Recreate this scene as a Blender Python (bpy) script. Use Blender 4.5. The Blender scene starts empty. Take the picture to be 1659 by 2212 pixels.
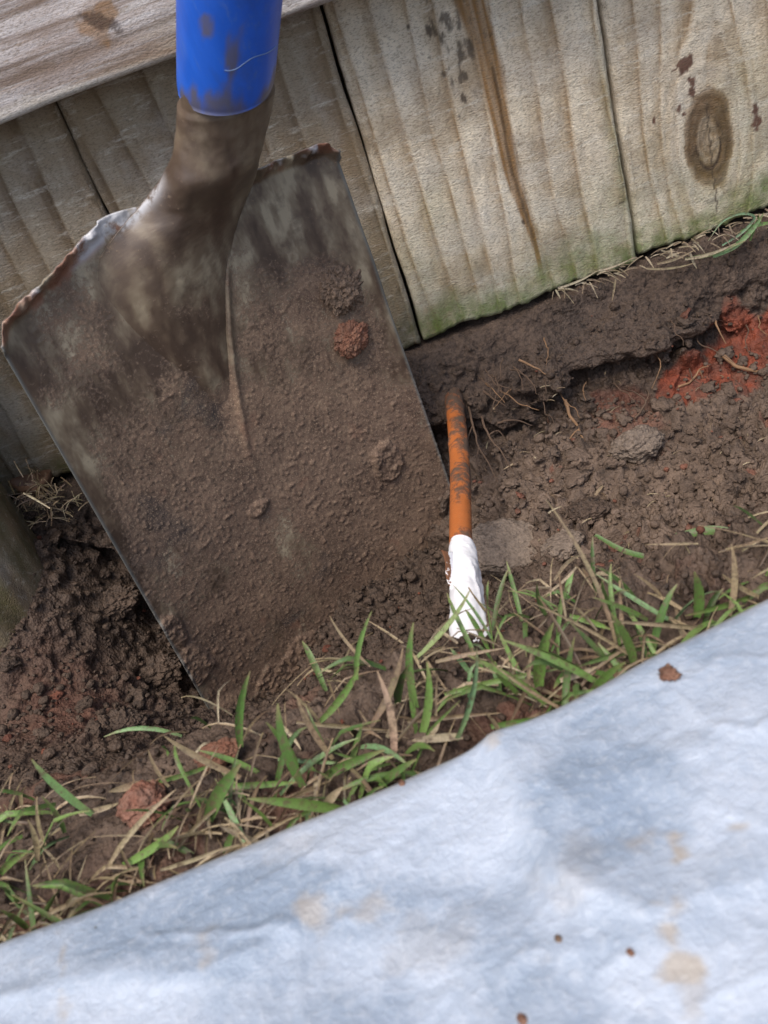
import bpy, math, random
import numpy as np
from mathutils import Matrix, Vector
random.seed(7); rng = np.random.default_rng(7)
S = bpy.context.scene
# ------------------------------------------------------------------ camera
TH = math.radians(31.9); F = 1900.0; W0, H0 = 1659.0, 2212.0
CAM = np.array([0.0, -0.497, 0.205])
fwd = np.array([0, math.cos(TH), -math.sin(TH)])
dn0 = np.array([0, -math.sin(TH), -math.cos(TH)])
R0 = np.array([1.0, 0, 0])
ri = .936 * R0 + .351 * dn0; di = -.351 * R0 + .936 * dn0
ri /= np.linalg.norm(ri); di /= np.linalg.norm(di)
cd = bpy.data.cameras.new("camera"); cam = bpy.data.objects.new("camera", cd)
S.collection.objects.link(cam); S.camera = cam
m = Matrix.Identity(4)
for i in range(3):
    m[i][0] = ri[i]; m[i][1] = -di[i]; m[i][2] = -fwd[i]; m[i][3] = CAM[i]
cam.matrix_world = m
cd.sensor_fit = 'VERTICAL'; cd.sensor_height = 36; cd.lens = 36 * F / H0
cd.clip_start = .01; cd.clip_end = 300
cd.dof.use_dof = True; cd.dof.focus_distance = .47; cd.dof.aperture_fstop = 20
# ------------------------------------------------------------------ light
SUN_EL, SUN_AZ = math.radians(60), math.radians(212)      # azimuth from +Y, clockwise: behind the camera
wd = bpy.data.worlds.new("World"); S.world = wd; wd.use_nodes = True
wn = wd.node_tree; bg = wn.nodes["Background"]
sky = wn.nodes.new("ShaderNodeTexSky"); sky.sky_type = 'NISHITA'; sky.sun_disc = False
sky.sun_elevation = SUN_EL; sky.sun_rotation = SUN_AZ; sky.dust_density = 3.0; sky.ozone_density = 1.0
wn.links.new(sky.outputs[0], bg.inputs[0]); bg.inputs[1].default_value = .14
sl = bpy.data.lights.new("sun", 'SUN'); sl.energy = 1.75; sl.angle = math.radians(26); sl.color = (1, .94, .84)
sun = bpy.data.objects.new("sun", sl); S.collection.objects.link(sun)
sd = Vector((math.sin(SUN_AZ) * math.cos(SUN_EL), math.cos(SUN_AZ) * math.cos(SUN_EL), math.sin(SUN_EL)))
sun.rotation_euler = sd.to_track_quat('Z', 'Y').to_euler()
S.view_settings.view_transform = 'Standard'; S.view_settings.look = 'None'
S.view_settings.gamma = 1; S.view_settings.exposure = 0.62

# ------------------------------------------------------------------ helpers
def ray(px, py):
    return fwd + ri * ((px - W0 / 2) / F) + di * ((py - H0 / 2) / F)
def at(px, py, D=None, y=None, z=None):
    r = ray(px, py)
    if D is None:
        D = (y - CAM[1]) / r[1] if y is not None else (z - CAM[2]) / r[2]
    return CAM + r * D
def proj(P):
    q = np.asarray(P) - CAM; d = q @ fwd
    return W0 / 2 + F * (q @ ri) / d, H0 / 2 + F * (q @ di) / d
def nrm(v): return v / np.linalg.norm(v)
def sstep(a, b, x):
    t = np.clip((x - a) / (b - a), 0, 1); return t * t * (3 - 2 * t)
def _h(ix, iy, iz, k):
    n = (ix * 374761393 + iy * 668265263 + iz * 2147483647 + k * 1274126177) & 0xffffffff
    n = ((n ^ (n >> 13)) * 1274126177) & 0xffffffff
    n = ((n ^ (n >> 16)) * 2246822519) & 0xffffffff
    return ((n ^ (n >> 15)) & 0xffffff) / float(0xffffff)
def vnoise(p, k=0):                                   # smooth value noise, -1..1
    i = np.floor(p).astype(np.int64); f = p - i; f = f * f * f * (f * (f * 6 - 15) + 10)
    r = 0
    for dx in (0, 1):
        wx = f[:, 0] if dx else 1 - f[:, 0]
        for dy in (0, 1):
            wy = f[:, 1] if dy else 1 - f[:, 1]
            for dz in (0, 1):
                wz = f[:, 2] if dz else 1 - f[:, 2]
                r = r + wx * wy * wz * _h(i[:, 0] + dx, i[:, 1] + dy, i[:, 2] + dz, k)
    return r * 2 - 1
def fbm(p, oct=4, k=0, gain=.5):
    a = 1.0; r = 0; t = 0
    for o in range(oct):
        r = r + a * vnoise(p * 2.03 ** o + 17.3 * o, k + o); t += a; a *= gain
    return r / t
def worley(p, k=0):                                   # F1, F2, cell value
    i = np.floor(p).astype(np.int64); n = len(p)
    f1 = np.full(n, 9.0); f2 = np.full(n, 9.0); cv = np.zeros(n)
    for dx in (-1, 0, 1):
        for dy in (-1, 0, 1):
            for dz in (-1, 0, 1):
                c = i + np.array([dx, dy, dz])
                q = np.stack([c[:, j] + _h(c[:, 0], c[:, 1], c[:, 2], k + 11 * j) for j in range(3)], 1)
                d = np.sqrt(((q - p) ** 2).sum(1))
                v = _h(c[:, 0], c[:, 1], c[:, 2], k + 99)
                lt = d < f1
                f2 = np.where(lt, f1, np.minimum(f2, d)); cv = np.where(lt, v, cv); f1 = np.where(lt, d, f1)
    return f1, f2, cv
def clods(P, size, k=0, sharp=1.0):                   # 0..1 lumps with creases between
    w = P / size + .35 * np.stack([vnoise(P / size * 1.7 + 5 * j, k + j) for j in range(3)], 1)
    f1, f2, cv = worley(w, k)
    return sstep(0, .55, f2 - f1) * (.35 + .65 * cv)
def make(name, V, Fc, mat, parent=None, smooth=True, attrs=None):
    me = bpy.data.meshes.new(name)
    V = np.asarray(V, dtype=float)
    if isinstance(Fc, np.ndarray):
        nf, k = Fc.shape
        me.vertices.add(len(V)); me.vertices.foreach_set("co", V.ravel())
        me.loops.add(nf * k); me.loops.foreach_set("vertex_index", Fc.ravel().astype(np.int32))
        me.polygons.add(nf); me.polygons.foreach_set("loop_start", np.arange(0, nf * k, k, dtype=np.int32))
        me.update(calc_edges=True)
    else:
        me.from_pydata([tuple(v) for v in V], [], Fc); me.update()
    me.polygons.foreach_set("use_smooth", [smooth] * len(me.polygons))
    for a, v in (attrs or {}).items():
        at_ = me.attributes.new(a, 'FLOAT', 'POINT'); at_.data.foreach_set("value", np.asarray(v, dtype=np.float32))
    me.materials.append(mat)
    o = bpy.data.objects.new(name, me); S.collection.objects.link(o)
    if parent: o.parent = parent
    return o
def grid_faces(nr, nc, wrap=False):
    r = np.arange(nr - 1)[:, None]; c = np.arange(nc if wrap else nc - 1)[None, :]
    a = r * nc + c; b = r * nc + (c + 1) % nc
    return np.stack([a, b, b + nc, a + nc], -1).reshape(-1, 4)
def tag(o, label=None, cat=None, group=None, kind=None):
    if label: o['label'] = label
    if cat: o['category'] = cat
    if group: o['group'] = group
    if kind: o['kind'] = kind
    return o
def empty(name, loc):
    o = bpy.data.objects.new(name, None); S.collection.objects.link(o); o.location = tuple(loc); o.empty_display_size = .02
    return o
def keep(o, root):                                    # parent while the mesh keeps its world coordinates
    o.parent = root; o.location = -Vector(root.location); return o
def catmull(pts, n):
    pts = [np.asarray(p, float) for p in pts]; pts = [2 * pts[0] - pts[1]] + pts + [2 * pts[-1] - pts[-2]]
    out = []
    for i in range(1, len(pts) - 2):
        p0, p1, p2, p3 = pts[i - 1:i + 3]
        for t in np.linspace(0, 1, n, endpoint=False):
            out.append(.5 * (2 * p1 + (p2 - p0) * t + (2 * p0 - 5 * p1 + 4 * p2 - p3) * t * t + (3 * p1 - p0 - 3 * p2 + p3) * t ** 3))
    out.append(pts[-2]); return np.array(out)
def sweep(C, ra, rb, side, ns, closed_end=True):      # elliptical tube along C; ra along side, rb across it
    n = len(C); T = np.gradient(C, axis=0); T /= np.linalg.norm(T, axis=1)[:, None]
    ang = np.linspace(0, 2 * np.pi, ns, endpoint=False); rows = []
    for i in range(n):
        s = side - T[i] * (side @ T[i]); s = nrm(s); b = np.cross(T[i], s)
        rows.append(C[i] + np.outer(np.cos(ang) * ra[i], s) + np.outer(np.sin(ang) * rb[i], b))
    V = np.concatenate(rows); Fc = grid_faces(n, ns, True)
    return V, Fc, np.tile(ang, n), np.repeat(np.arange(n), ns)

# ------------------------------------------------------------------ materials
class M:
    def __init__(s, name, rough=.7, spec=.5, metal=0):
        s.m = bpy.data.materials.new(name); s.m.use_nodes = True; s.t = s.m.node_tree
        s.b = s.t.nodes["Principled BSDF"]; s.b.inputs["Roughness"].default_value = rough
        s.b.inputs["Specular IOR Level"].default_value = spec; s.b.inputs["Metallic"].default_value = metal
    def n(s, ty, **kw):
        n = s.t.nodes.new(ty)
        for k, v in kw.items(): setattr(n, k, v)
        return n
    def l(s, a, b): s.t.links.new(a, b)
    def attr(s, name): return s.n("ShaderNodeAttribute", attribute_name=name).outputs["Fac"]
    def pos(s, scale=(1, 1, 1)):
        g = s.n("ShaderNodeNewGeometry"); 
        mp = s.n("ShaderNodeMapping"); mp.inputs["Scale"].default_value = scale
        tc = s.n("ShaderNodeTexCoord"); s.l(tc.outputs["Object"], mp.inputs[0]); return mp.outputs[0]
    def noise(s, scale, detail=4, rough=.55, sc=(1, 1, 1), dist=0):
        n = s.n("ShaderNodeTexNoise"); n.inputs["Scale"].default_value = scale; n.inputs["Detail"].default_value = detail
        n.inputs["Roughness"].default_value = rough; n.inputs["Distortion"].default_value = dist
        s.l(s.pos(sc), n.inputs["Vector"]); return n.outputs["Fac"]
    def ramp(s, fac, stops, interp='LINEAR'):
        r = s.n("ShaderNodeValToRGB"); r.color_ramp.interpolation = interp; e = r.color_ramp.elements
        while len(e) < len(stops): e.new(.5)
        for i, (p, c) in enumerate(stops):
            e[i].position = p; e[i].color = (c, c, c, 1) if not hasattr(c, '__len__') else (*c, 1)
        s.l(fac, r.inputs[0]); return r.outputs[0]
    def mix(s, fac, a, b, mode='MIX'):
        n = s.n("ShaderNodeMix", data_type='RGBA', blend_type=mode)
        for sock, v in ((n.inputs[0], fac), (n.inputs[6], a), (n.inputs[7], b)):
            if hasattr(v, 'links'): s.l(v, sock)
            elif hasattr(v, '__len__'): sock.default_value = (*v, 1)
            else: sock.default_value = v
        return n.outputs[2]
    def math(s, op, a, b=0.0, clamp=False):
        n = s.n("ShaderNodeMath", operation=op, use_clamp=clamp)
        for sock, v in ((n.inputs[0], a), (n.inputs[1], b)):
            if hasattr(v, 'links'): s.l(v, sock)
            else: sock.default_value = v
        return n.outputs[0]
    def col(s, c): 
        if hasattr(c, 'links'): s.l(c, s.b.inputs["Base Color"])
        else: s.b.inputs["Base Color"].default_value = (*c, 1)
        return s
    def rough(s, f): s.l(f, s.b.inputs["Roughness"]); return s
    def bump(s, h, strength=.5, dist=.001):
        n = s.n("ShaderNodeBump"); n.inputs["Strength"].default_value = strength; n.inputs["Distance"].default_value = dist
        s.l(h, n.inputs["Height"]); s.l(n.outputs[0], s.b.inputs["Normal"]); return s

def soil_material(name, c0, c1, c2, red=None):
    a = M(name, .8, .35)
    n1 = a.noise(55, 6, .65); n2 = a.noise(420, 5, .7); n3 = a.noise(14, 3)
    c = a.ramp(n1, [(.28, c0), (.52, c1), (.75, c2)])
    c = a.mix(a.ramp(n2, [(.35, 0), (.75, .55)]), c, tuple(x * 1.7 for x in c2), 'MIX')
    c = a.mix(a.ramp(n2, [(.3, .6), (.48, 0)]), c, tuple(x * .45 for x in c0))
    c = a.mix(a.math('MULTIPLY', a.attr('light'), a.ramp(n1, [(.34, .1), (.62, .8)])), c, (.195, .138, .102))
    if red: c = a.mix(a.attr("red"), c, a.mix(a.ramp(a.noise(90, 5), [(.35, 0), (.7, 1)]), red[0], red[1]))
    a.col(c)
    a.rough(a.ramp(n3, [(.35, .5), (.65, .85)]))
    v = a.n("ShaderNodeTexVoronoi"); v.inputs["Scale"].default_value = 700; a.l(a.pos(), v.inputs["Vector"])
    h = a.math('ADD', a.math('MULTIPLY', n2, .9), a.math('MULTIPLY', v.outputs["Distance"], .6))
    a.bump(h, .75, .0016)
    return a.m
MAT_SOIL = soil_material("wet_brown_soil", (.018, .0115, .008), (.052, .034, .0245), (.102, .070, .051), ((.13, .030, .015), (.31, .072, .034)))
MAT_CLOD = soil_material("clod_soil", (.075, .048, .034), (.13, .086, .06), (.19, .13, .09), ((.18, .055, .028), (.32, .11, .06)))
MAT_SLAB = soil_material("grey_clay", (.09, .066, .052), (.15, .115, .09), (.20, .155, .12), ((.2, .06, .03), (.3, .1, .06)))

# ------------------------------------------------------------------ ground
def zfloor(x):
    z = -.082 + .012 * np.sin(x * 9 + 1)
    z = z - .045 * sstep(.075, .02, x) * sstep(-.22, -.10, x)
    z = z + .012 * sstep(-.12, -.22, x)
    return z
def build_ground():
    xs = np.concatenate([np.linspace(-.335, .385, 860)])
    out = .002 * 1.16 ** np.arange(1, 58); out = np.cumsum(out); out = out[out < 60]
    xs = np.concatenate([-.335 - out[::-1], xs, .385 + out])
    T = np.array([0, 1, 2, 3, 4, 5, 6, 7, 8, 9, 10, 11, 12, 13, 14, 15, 16.0])
    one = np.ones_like(xs); zf = zfloor(xs)
    fade = sstep(2.6, 1.6, np.abs(xs))
    left = sstep(-.06, -.17, xs)
    rt = sstep(.20, .26, xs)
    nx_ = lambda sc, k: vnoise(np.stack([xs / sc, xs * 0, xs * 0], 1), k)
    lump = .006 * nx_(.028, 5) + .004 * nx_(.011, 6)
    Y = [60 * one, .5 * one, .045 * one, .022 * one, -.004 * one, -.014 - .004 * np.sin(xs * 31), -.036 + lump + .016 * rt, -.024 + lump - .006 * rt, -.045 + lump - .016 * rt,
         -.085 * one, -.165 * one + .02 * left, -.214 + .006 * np.sin(xs * 17), -.236 + .004 * np.sin(xs * 29 + 1), -.262 * one, -.34 * one, -.6 * one, -60 * one]
    ledge = -.044 + .009 * nx_(.045, 7) + .004 * nx_(.014, 8)
    Z = [.2 * one, .34 * one, .32 * one, -.003 * one, -.004 * one, -.018 * one, ledge, ledge - .014, zf + .010,  # first knots: unseen earth bank added behind the boards to darken the gaps
         zf, zf + .002 + .02 * left, -.05 * one + .012 * left, -.016 * one, -.004 * one, -.002 * one, -.004 * one, 0 * one]
    Y = np.array(Y); Z = np.array(Z)
    dens = [6, 8, 14, 14, 24, 34, 22, 34, 52, 96, 78, 34, 34, 84, 14, 22]
    t = np.concatenate([np.linspace(i, i + 1, d, endpoint=False) for i, d in enumerate(dens)] + [[16.0]])
    # warp so that the outermost spans grow geometrically
    def interp(K):
        i = np.minimum(t.astype(int), 15); f = t - i
        g = f.copy(); g[i == 0] = 1 - (1 - f[i == 0]) ** 3; g[i == 15] = f[i == 15] ** 3
        return K[i] * (1 - g[:, None]) + K[i + 1] * g[:, None]
    y = interp(Y); z = interp(Z)
    i0, i1 = np.searchsorted(t, 3.6), np.searchsorted(t, 14)
    for _ in range(9):
        y[i0:i1] = .25 * y[i0 - 1:i1 - 1] + .5 * y[i0:i1] + .25 * y[i0 + 1:i1 + 1]
        z[i0:i1] = .25 * z[i0 - 1:i1 - 1] + .5 * z[i0:i1] + .25 * z[i0 + 1:i1 + 1]
    x = np.broadcast_to(xs, y.shape).copy()
    z = z * fade[None, :] + (-.002) * (1 - fade[None, :])
    # mound round the post, hollow left of the blade
    z = z + (-.004 - z) * np.exp(-(((x + .225) / .062) ** 2 + ((y + .045) / .062) ** 2) ** 1.5) * (z < -.004)
    z = z - .020 * np.exp(-(((x - .014) / .022) ** 2 + ((y + .228) / .022) ** 2))
    z = z - .02 * np.exp(-(((x + .105) / .03) ** 2 + ((y + .075) / .03) ** 2)) * (y > -.2) * (y < -.01)
    z = z - .024 * np.exp(-(((x + .105) / .035) ** 2 + ((y + .195) / .03) ** 2))
    nr, nc = y.shape
    P = np.stack([x, y, z], -1)
    du = np.gradient(P, axis=1); dv = np.gradient(P, axis=0); N = np.cross(dv, du); N /= np.linalg.norm(N, axis=2)[..., None] + 1e-12
    if N[..., 2].mean() < 0: N = -N
    P = P.reshape(-1, 3); N = N.reshape(-1, 3)
    near = sstep(.5, .4, np.abs(P[:, 0] - .02)) * sstep(.03, .0, P[:, 1]) * sstep(-.45, -.37, P[:, 1])
    idx = near > 0; Q = P[idx]; nd = near[idx]
    red = np.zeros(len(P))
    cl = clods(Q, .019, 3); cm = clods(Q, .0085, 21); cs = clods(Q, .0038, 41)
    big = fbm(Q / .06, 3, 60); mid = fbm(Q / .012, 4, 70)
    inner = sstep(-.006, -.02, Q[:, 1])                          # calm right under the boards
    lumpy = sstep(-.15, .3, fbm(Q / .05, 2, 80))                # crumbly areas against pressed smooth ones
    # knife-flat spade cut in the far wall at the right
    cut = sstep(-.012, -.016, Q[:, 2]) * sstep(-.036, -.028, Q[:, 2]) * sstep(.06, .1, Q[:, 0]) * (Q[:, 1] > -.05)
    rough = (.7 + .5 * lumpy) * (1 - .85 * cut)
    cx_ = clods(Q, .0021, 47); rid = 1 - np.abs(fbm(Q / .0075, 4, 95, .6)) * 2.2
    d = (.0080 * (cl - .4) * rough + .0046 * (cm - .4) * rough + .0022 * (cs - .4) * (.5 + .5 * rough) + .0011 * (cx_ - .4) + .004 * big + .0032 * mid * rough + .0016 * rid * rough) * nd * (.45 + .55 * inner)
    d = d * (1 - .42 * sstep(-.02, -.10, Q[:, 0]))
    wall_ = (Q[:, 1] > -.06) * (Q[:, 2] > -.075) * inner
    d = d + wall_ * nd * (.0035 * fbm(Q / .018, 4, 93, .6) - .004 * sstep(.35, .6, fbm(Q / .012, 3, 94)))
    # slick stripe left by the spade, with its burr
    sa, sb = at(1150, 815, y=-.030), at(1540, 672, y=-.022); ab = (sb - sa)[[0, 2]]; q2_ = Q[:, [0, 2]] - sa[[0, 2]]
    tq = (q2_ @ ab) / (ab @ ab); pd_ = (q2_[:, 0] * ab[1] - q2_[:, 1] * ab[0]) / np.linalg.norm(ab)
    on = sstep(-.05, .1, tq) * sstep(1.05, .95, tq) * (Q[:, 1] > -.06) * (Q[:, 1] < -.004)
    slick = on * sstep(.0065, .004, np.abs(pd_))
    d = d * (1 - .88 * slick) + .0016 * on * np.exp(-((np.abs(pd_) - .0062) / .0012) ** 2) * (.6 + .6 * vnoise(Q / .004, 97)) - .0008 * on * np.exp(-((pd_ - .001) / .0006) ** 2)
    # dark crumbly hollow and cracks
    crack = 1 - sstep(0, .09, np.abs(fbm(Q / .035, 3, 90)))
    d -= .0045 * crack * (.3 + .7 * lumpy) * nd * inner * (1 - .8 * cut) * (1 - .9 * slick)
    # thin overhanging ledge line above the wall foot
    d += .003 * np.exp(-((Q[:, 2] + .040) / .003) ** 2) * (Q[:, 1] > -.06) * (Q[:, 0] > .05)
    P[idx] += N[idx] * d[:, None]
    # horizontal raggedness
    Q2 = P[idx]; P[idx, 1] += .0015 * vnoise(Q2 / .006, 101) * nd * inner; P[idx, 0] += .0015 * vnoise(Q2 / .006, 103) * nd
    r = np.zeros(len(Q)); px, py = proj(P[idx])
    X, Yq, Zq = Q.T
    w = fbm(Q / .02, 4, 110) * .5
    ra_, rb_ = at(1475, 835, y=-.052), at(1740, 700, y=-.045); ab_ = rb_ - ra_; tq_ = np.clip(((Q - ra_) @ ab_) / (ab_ @ ab_), 0, 1)
    r = np.maximum(r, sstep(1.0, .75, np.linalg.norm(Q - ra_ - tq_[:, None] * ab_, axis=1) / (.015 + .017 * tq_) + w * 1.6) * (.75 + .5 * fbm(Q / .010, 3, 141)))
    r = np.maximum(r, .6 * sstep(1.0, .6, np.sqrt(((X - .25) / .03) ** 2 + ((Zq + .064) / .010) ** 2) + w) * (Yq > -.09))
    r = np.maximum(r, .28 * sstep(1.0, .5, np.sqrt(((X - .155) / .022) ** 2 + ((Zq + .066) / .01) ** 2) + w) * (Yq > -.09))
    sp = fbm(Q / .011, 3, 120)
    r = np.maximum(r, sstep(.46, .56, sp) * .4 * (X > .09) * (Zq < -.06))
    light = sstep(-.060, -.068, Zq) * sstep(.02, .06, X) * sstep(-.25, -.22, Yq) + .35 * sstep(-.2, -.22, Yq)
    r = np.maximum(r, .22 * sstep(.1, .5, fbm(Q / .03, 2, 130)) * (Yq < -.2))
    r = np.maximum(r, .22 * np.exp(-(((X + .19) / .03) ** 2 + ((Yq + .13) / .03) ** 2)))
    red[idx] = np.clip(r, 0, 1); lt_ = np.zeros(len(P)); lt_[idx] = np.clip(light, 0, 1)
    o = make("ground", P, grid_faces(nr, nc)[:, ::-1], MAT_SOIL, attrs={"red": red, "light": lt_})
    return tag(o, "brown crumbly soil of the trench with a red clay seam", "soil", kind='structure'), P.reshape(nr, nc, 3)
ground, GP = build_ground()
# lookup of the ground height for things that lie on it
_g = GP.reshape(-1, 3); _g = _g[(np.abs(_g[:, 0]) < .45) & (_g[:, 1] < 0.01) & (_g[:, 1] > -.5)]
HM = np.full((460, 256), -9.0)
_i = ((_g[:, 0] + .46) / .002).astype(int); _j = ((_g[:, 1] + .5) / .002).astype(int)
np.maximum.at(HM, (np.clip(_i, 0, 459), np.clip(_j, 0, 255)), _g[:, 2])
for _ in range(6):
    bad = HM < -1
    for ax in (0, 1):
        for sh in (1, -1):
            r_ = np.roll(HM, sh, ax); HM = np.where(bad & (HM < -1), r_, HM)
def gz(x, y):
    return float(HM[int(np.clip((x + .46) / .002, 0, 459)), int(np.clip((y + .5) / .002, 0, 255))])
def hit(px, py, y0=-.01, y1=-.45):                      # where the ray through a pixel meets the soil
    r = ray(px, py)
    for D in np.arange(.2, .62, .001):
        p = CAM + r * D
        if p[1] > .0: return CAM + r * ((-.004 - CAM[1]) / r[1])
        if p[2] < gz(p[0], p[1]): return p
    return CAM + r * .5

# ------------------------------------------------------------------ fence
def wood_material(name, palette, moss=(.10, .155, .022), ax=0, bs=.75):
    a = M(name, .78, .3)
    g = a.attr("grain"); f = a.noise(160, 5, .6, (.12, 1, 1) if ax else (1, 1, .12)); f2 = a.noise(900, 3, .6, (.15, 1, 1) if ax else (1, 1, .25))
    gg = a.math('ADD', g, a.math('MULTIPLY', a.math('SUBTRACT', f, .5), .35))
    c = a.ramp(gg, palette)
    rail_c = c; blot = a.noise(22, 5, .6)
    c = a.mix(a.ramp(blot, [(.44, 0), (.66, .75)]), c, (.27, .19, .11))
    c = a.mix(a.ramp(a.noise(30, 4, .6), [(.5, 0), (.7, .5)]), c, (.56, .52, .465))
    c = a.mix(a.ramp(a.noise(260, 5, .7, (.16, 1, 1), dist=.4), [(.54, 0), (.68, .45)]), c, (.80, .75, .65))
    if ax: c = a.mix(a.ramp(a.noise(26, 6, .65, (.16, 1, 1), dist=.8), [(.44, 0), (.56, .7)]), rail_c, (.60, .57, .56)); c = a.mix(a.ramp(a.noise(240, 5, .65, (.035, 1, 1)), [(.40, .75), (.52, 0)]), c, (.17, .12, .085)); c = a.mix(a.ramp(a.noise(420, 4, .6, (.03, 1, 1)), [(.52, 0), (.62, .5)]), c, (.66, .63, .61)); c = a.mix(a.ramp(a.noise(60, 6, .7, (.10, 1, 1)), [(.52, 0), (.64, .6)]), c, (.20, .135, .09))
    c = a.mix(a.attr("pale"), c, (.64, .58, .49))
    c = a.mix(a.attr("tan"), c, a.mix(f, (.19, .095, .03), (.36, .2, .08)))
    mo = a.math('MULTIPLY', a.attr("moss"), a.ramp(a.noise(120, 5, .65), [(.25, .35), (.6, 1.0)]), True)
    c = a.mix(mo, c, moss)
    c = a.mix(a.attr("dark"), c, (.028, .018, .014))
    c = a.mix(a.attr("rust"), c, (.085, .022, .012))
    c = a.mix(a.ramp(a.noise(1400, 3, .6, (.4, 1, 1)), [(.36, .45), (.5, 0)]), c, (.14, .105, .07))
    a.col(c)
    cr = a.noise(1500, 3, .6, (.35, 1, 1.0)); 
    v = a.n("ShaderNodeTexVoronoi", feature='DISTANCE_TO_EDGE'); v.inputs["Scale"].default_value = 260
    a.l(a.pos((.6, 1, 1.3)), v.inputs["Vector"])
    c = a.mix(a.ramp(a.noise(700, 5, .75, (.3, 1, 1), dist=.5), [(.33, .55), (.45, 0)]), c, (.20, .14, .085)); a.col(c)
    h = a.math('ADD', a.math('MULTIPLY', f2, .3), a.math('MULTIPLY', cr, 1.1))
    h = a.math('ADD', h, a.math('MULTIPLY', a.ramp(v.outputs["Distance"], [(0, 0), (.12, 1)]), .12))
    h = a.math('ADD', h, a.math('MULTIPLY', gg, .35))
    a.bump(h, bs, .0013)
    return a.m
PAL_A = [(0, (.17, .098, .044)), (.28, (.36, .25, .145)), (.58, (.62, .50, .355)), (1, (.78, .68, .53))]
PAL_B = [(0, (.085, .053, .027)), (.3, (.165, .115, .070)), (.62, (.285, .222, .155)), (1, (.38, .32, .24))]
MAT_WOOD = wood_material("weathered_pine", PAL_A)
MAT_WOOD2 = wood_material("dark_pine", PAL_B, (.07, .07, .02))  # darker pine; the shade on the left boards is painted into its palette
MAT_RAIL = wood_material("rail_pine", [(0, (.15, .098, .066)), (.25, (.25, .18, .135)), (.5, (.40, .325, .28)), (.75, (.46, .40, .375)), (1, (.62, .57, .56))], ax=1, bs=.3)

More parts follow.
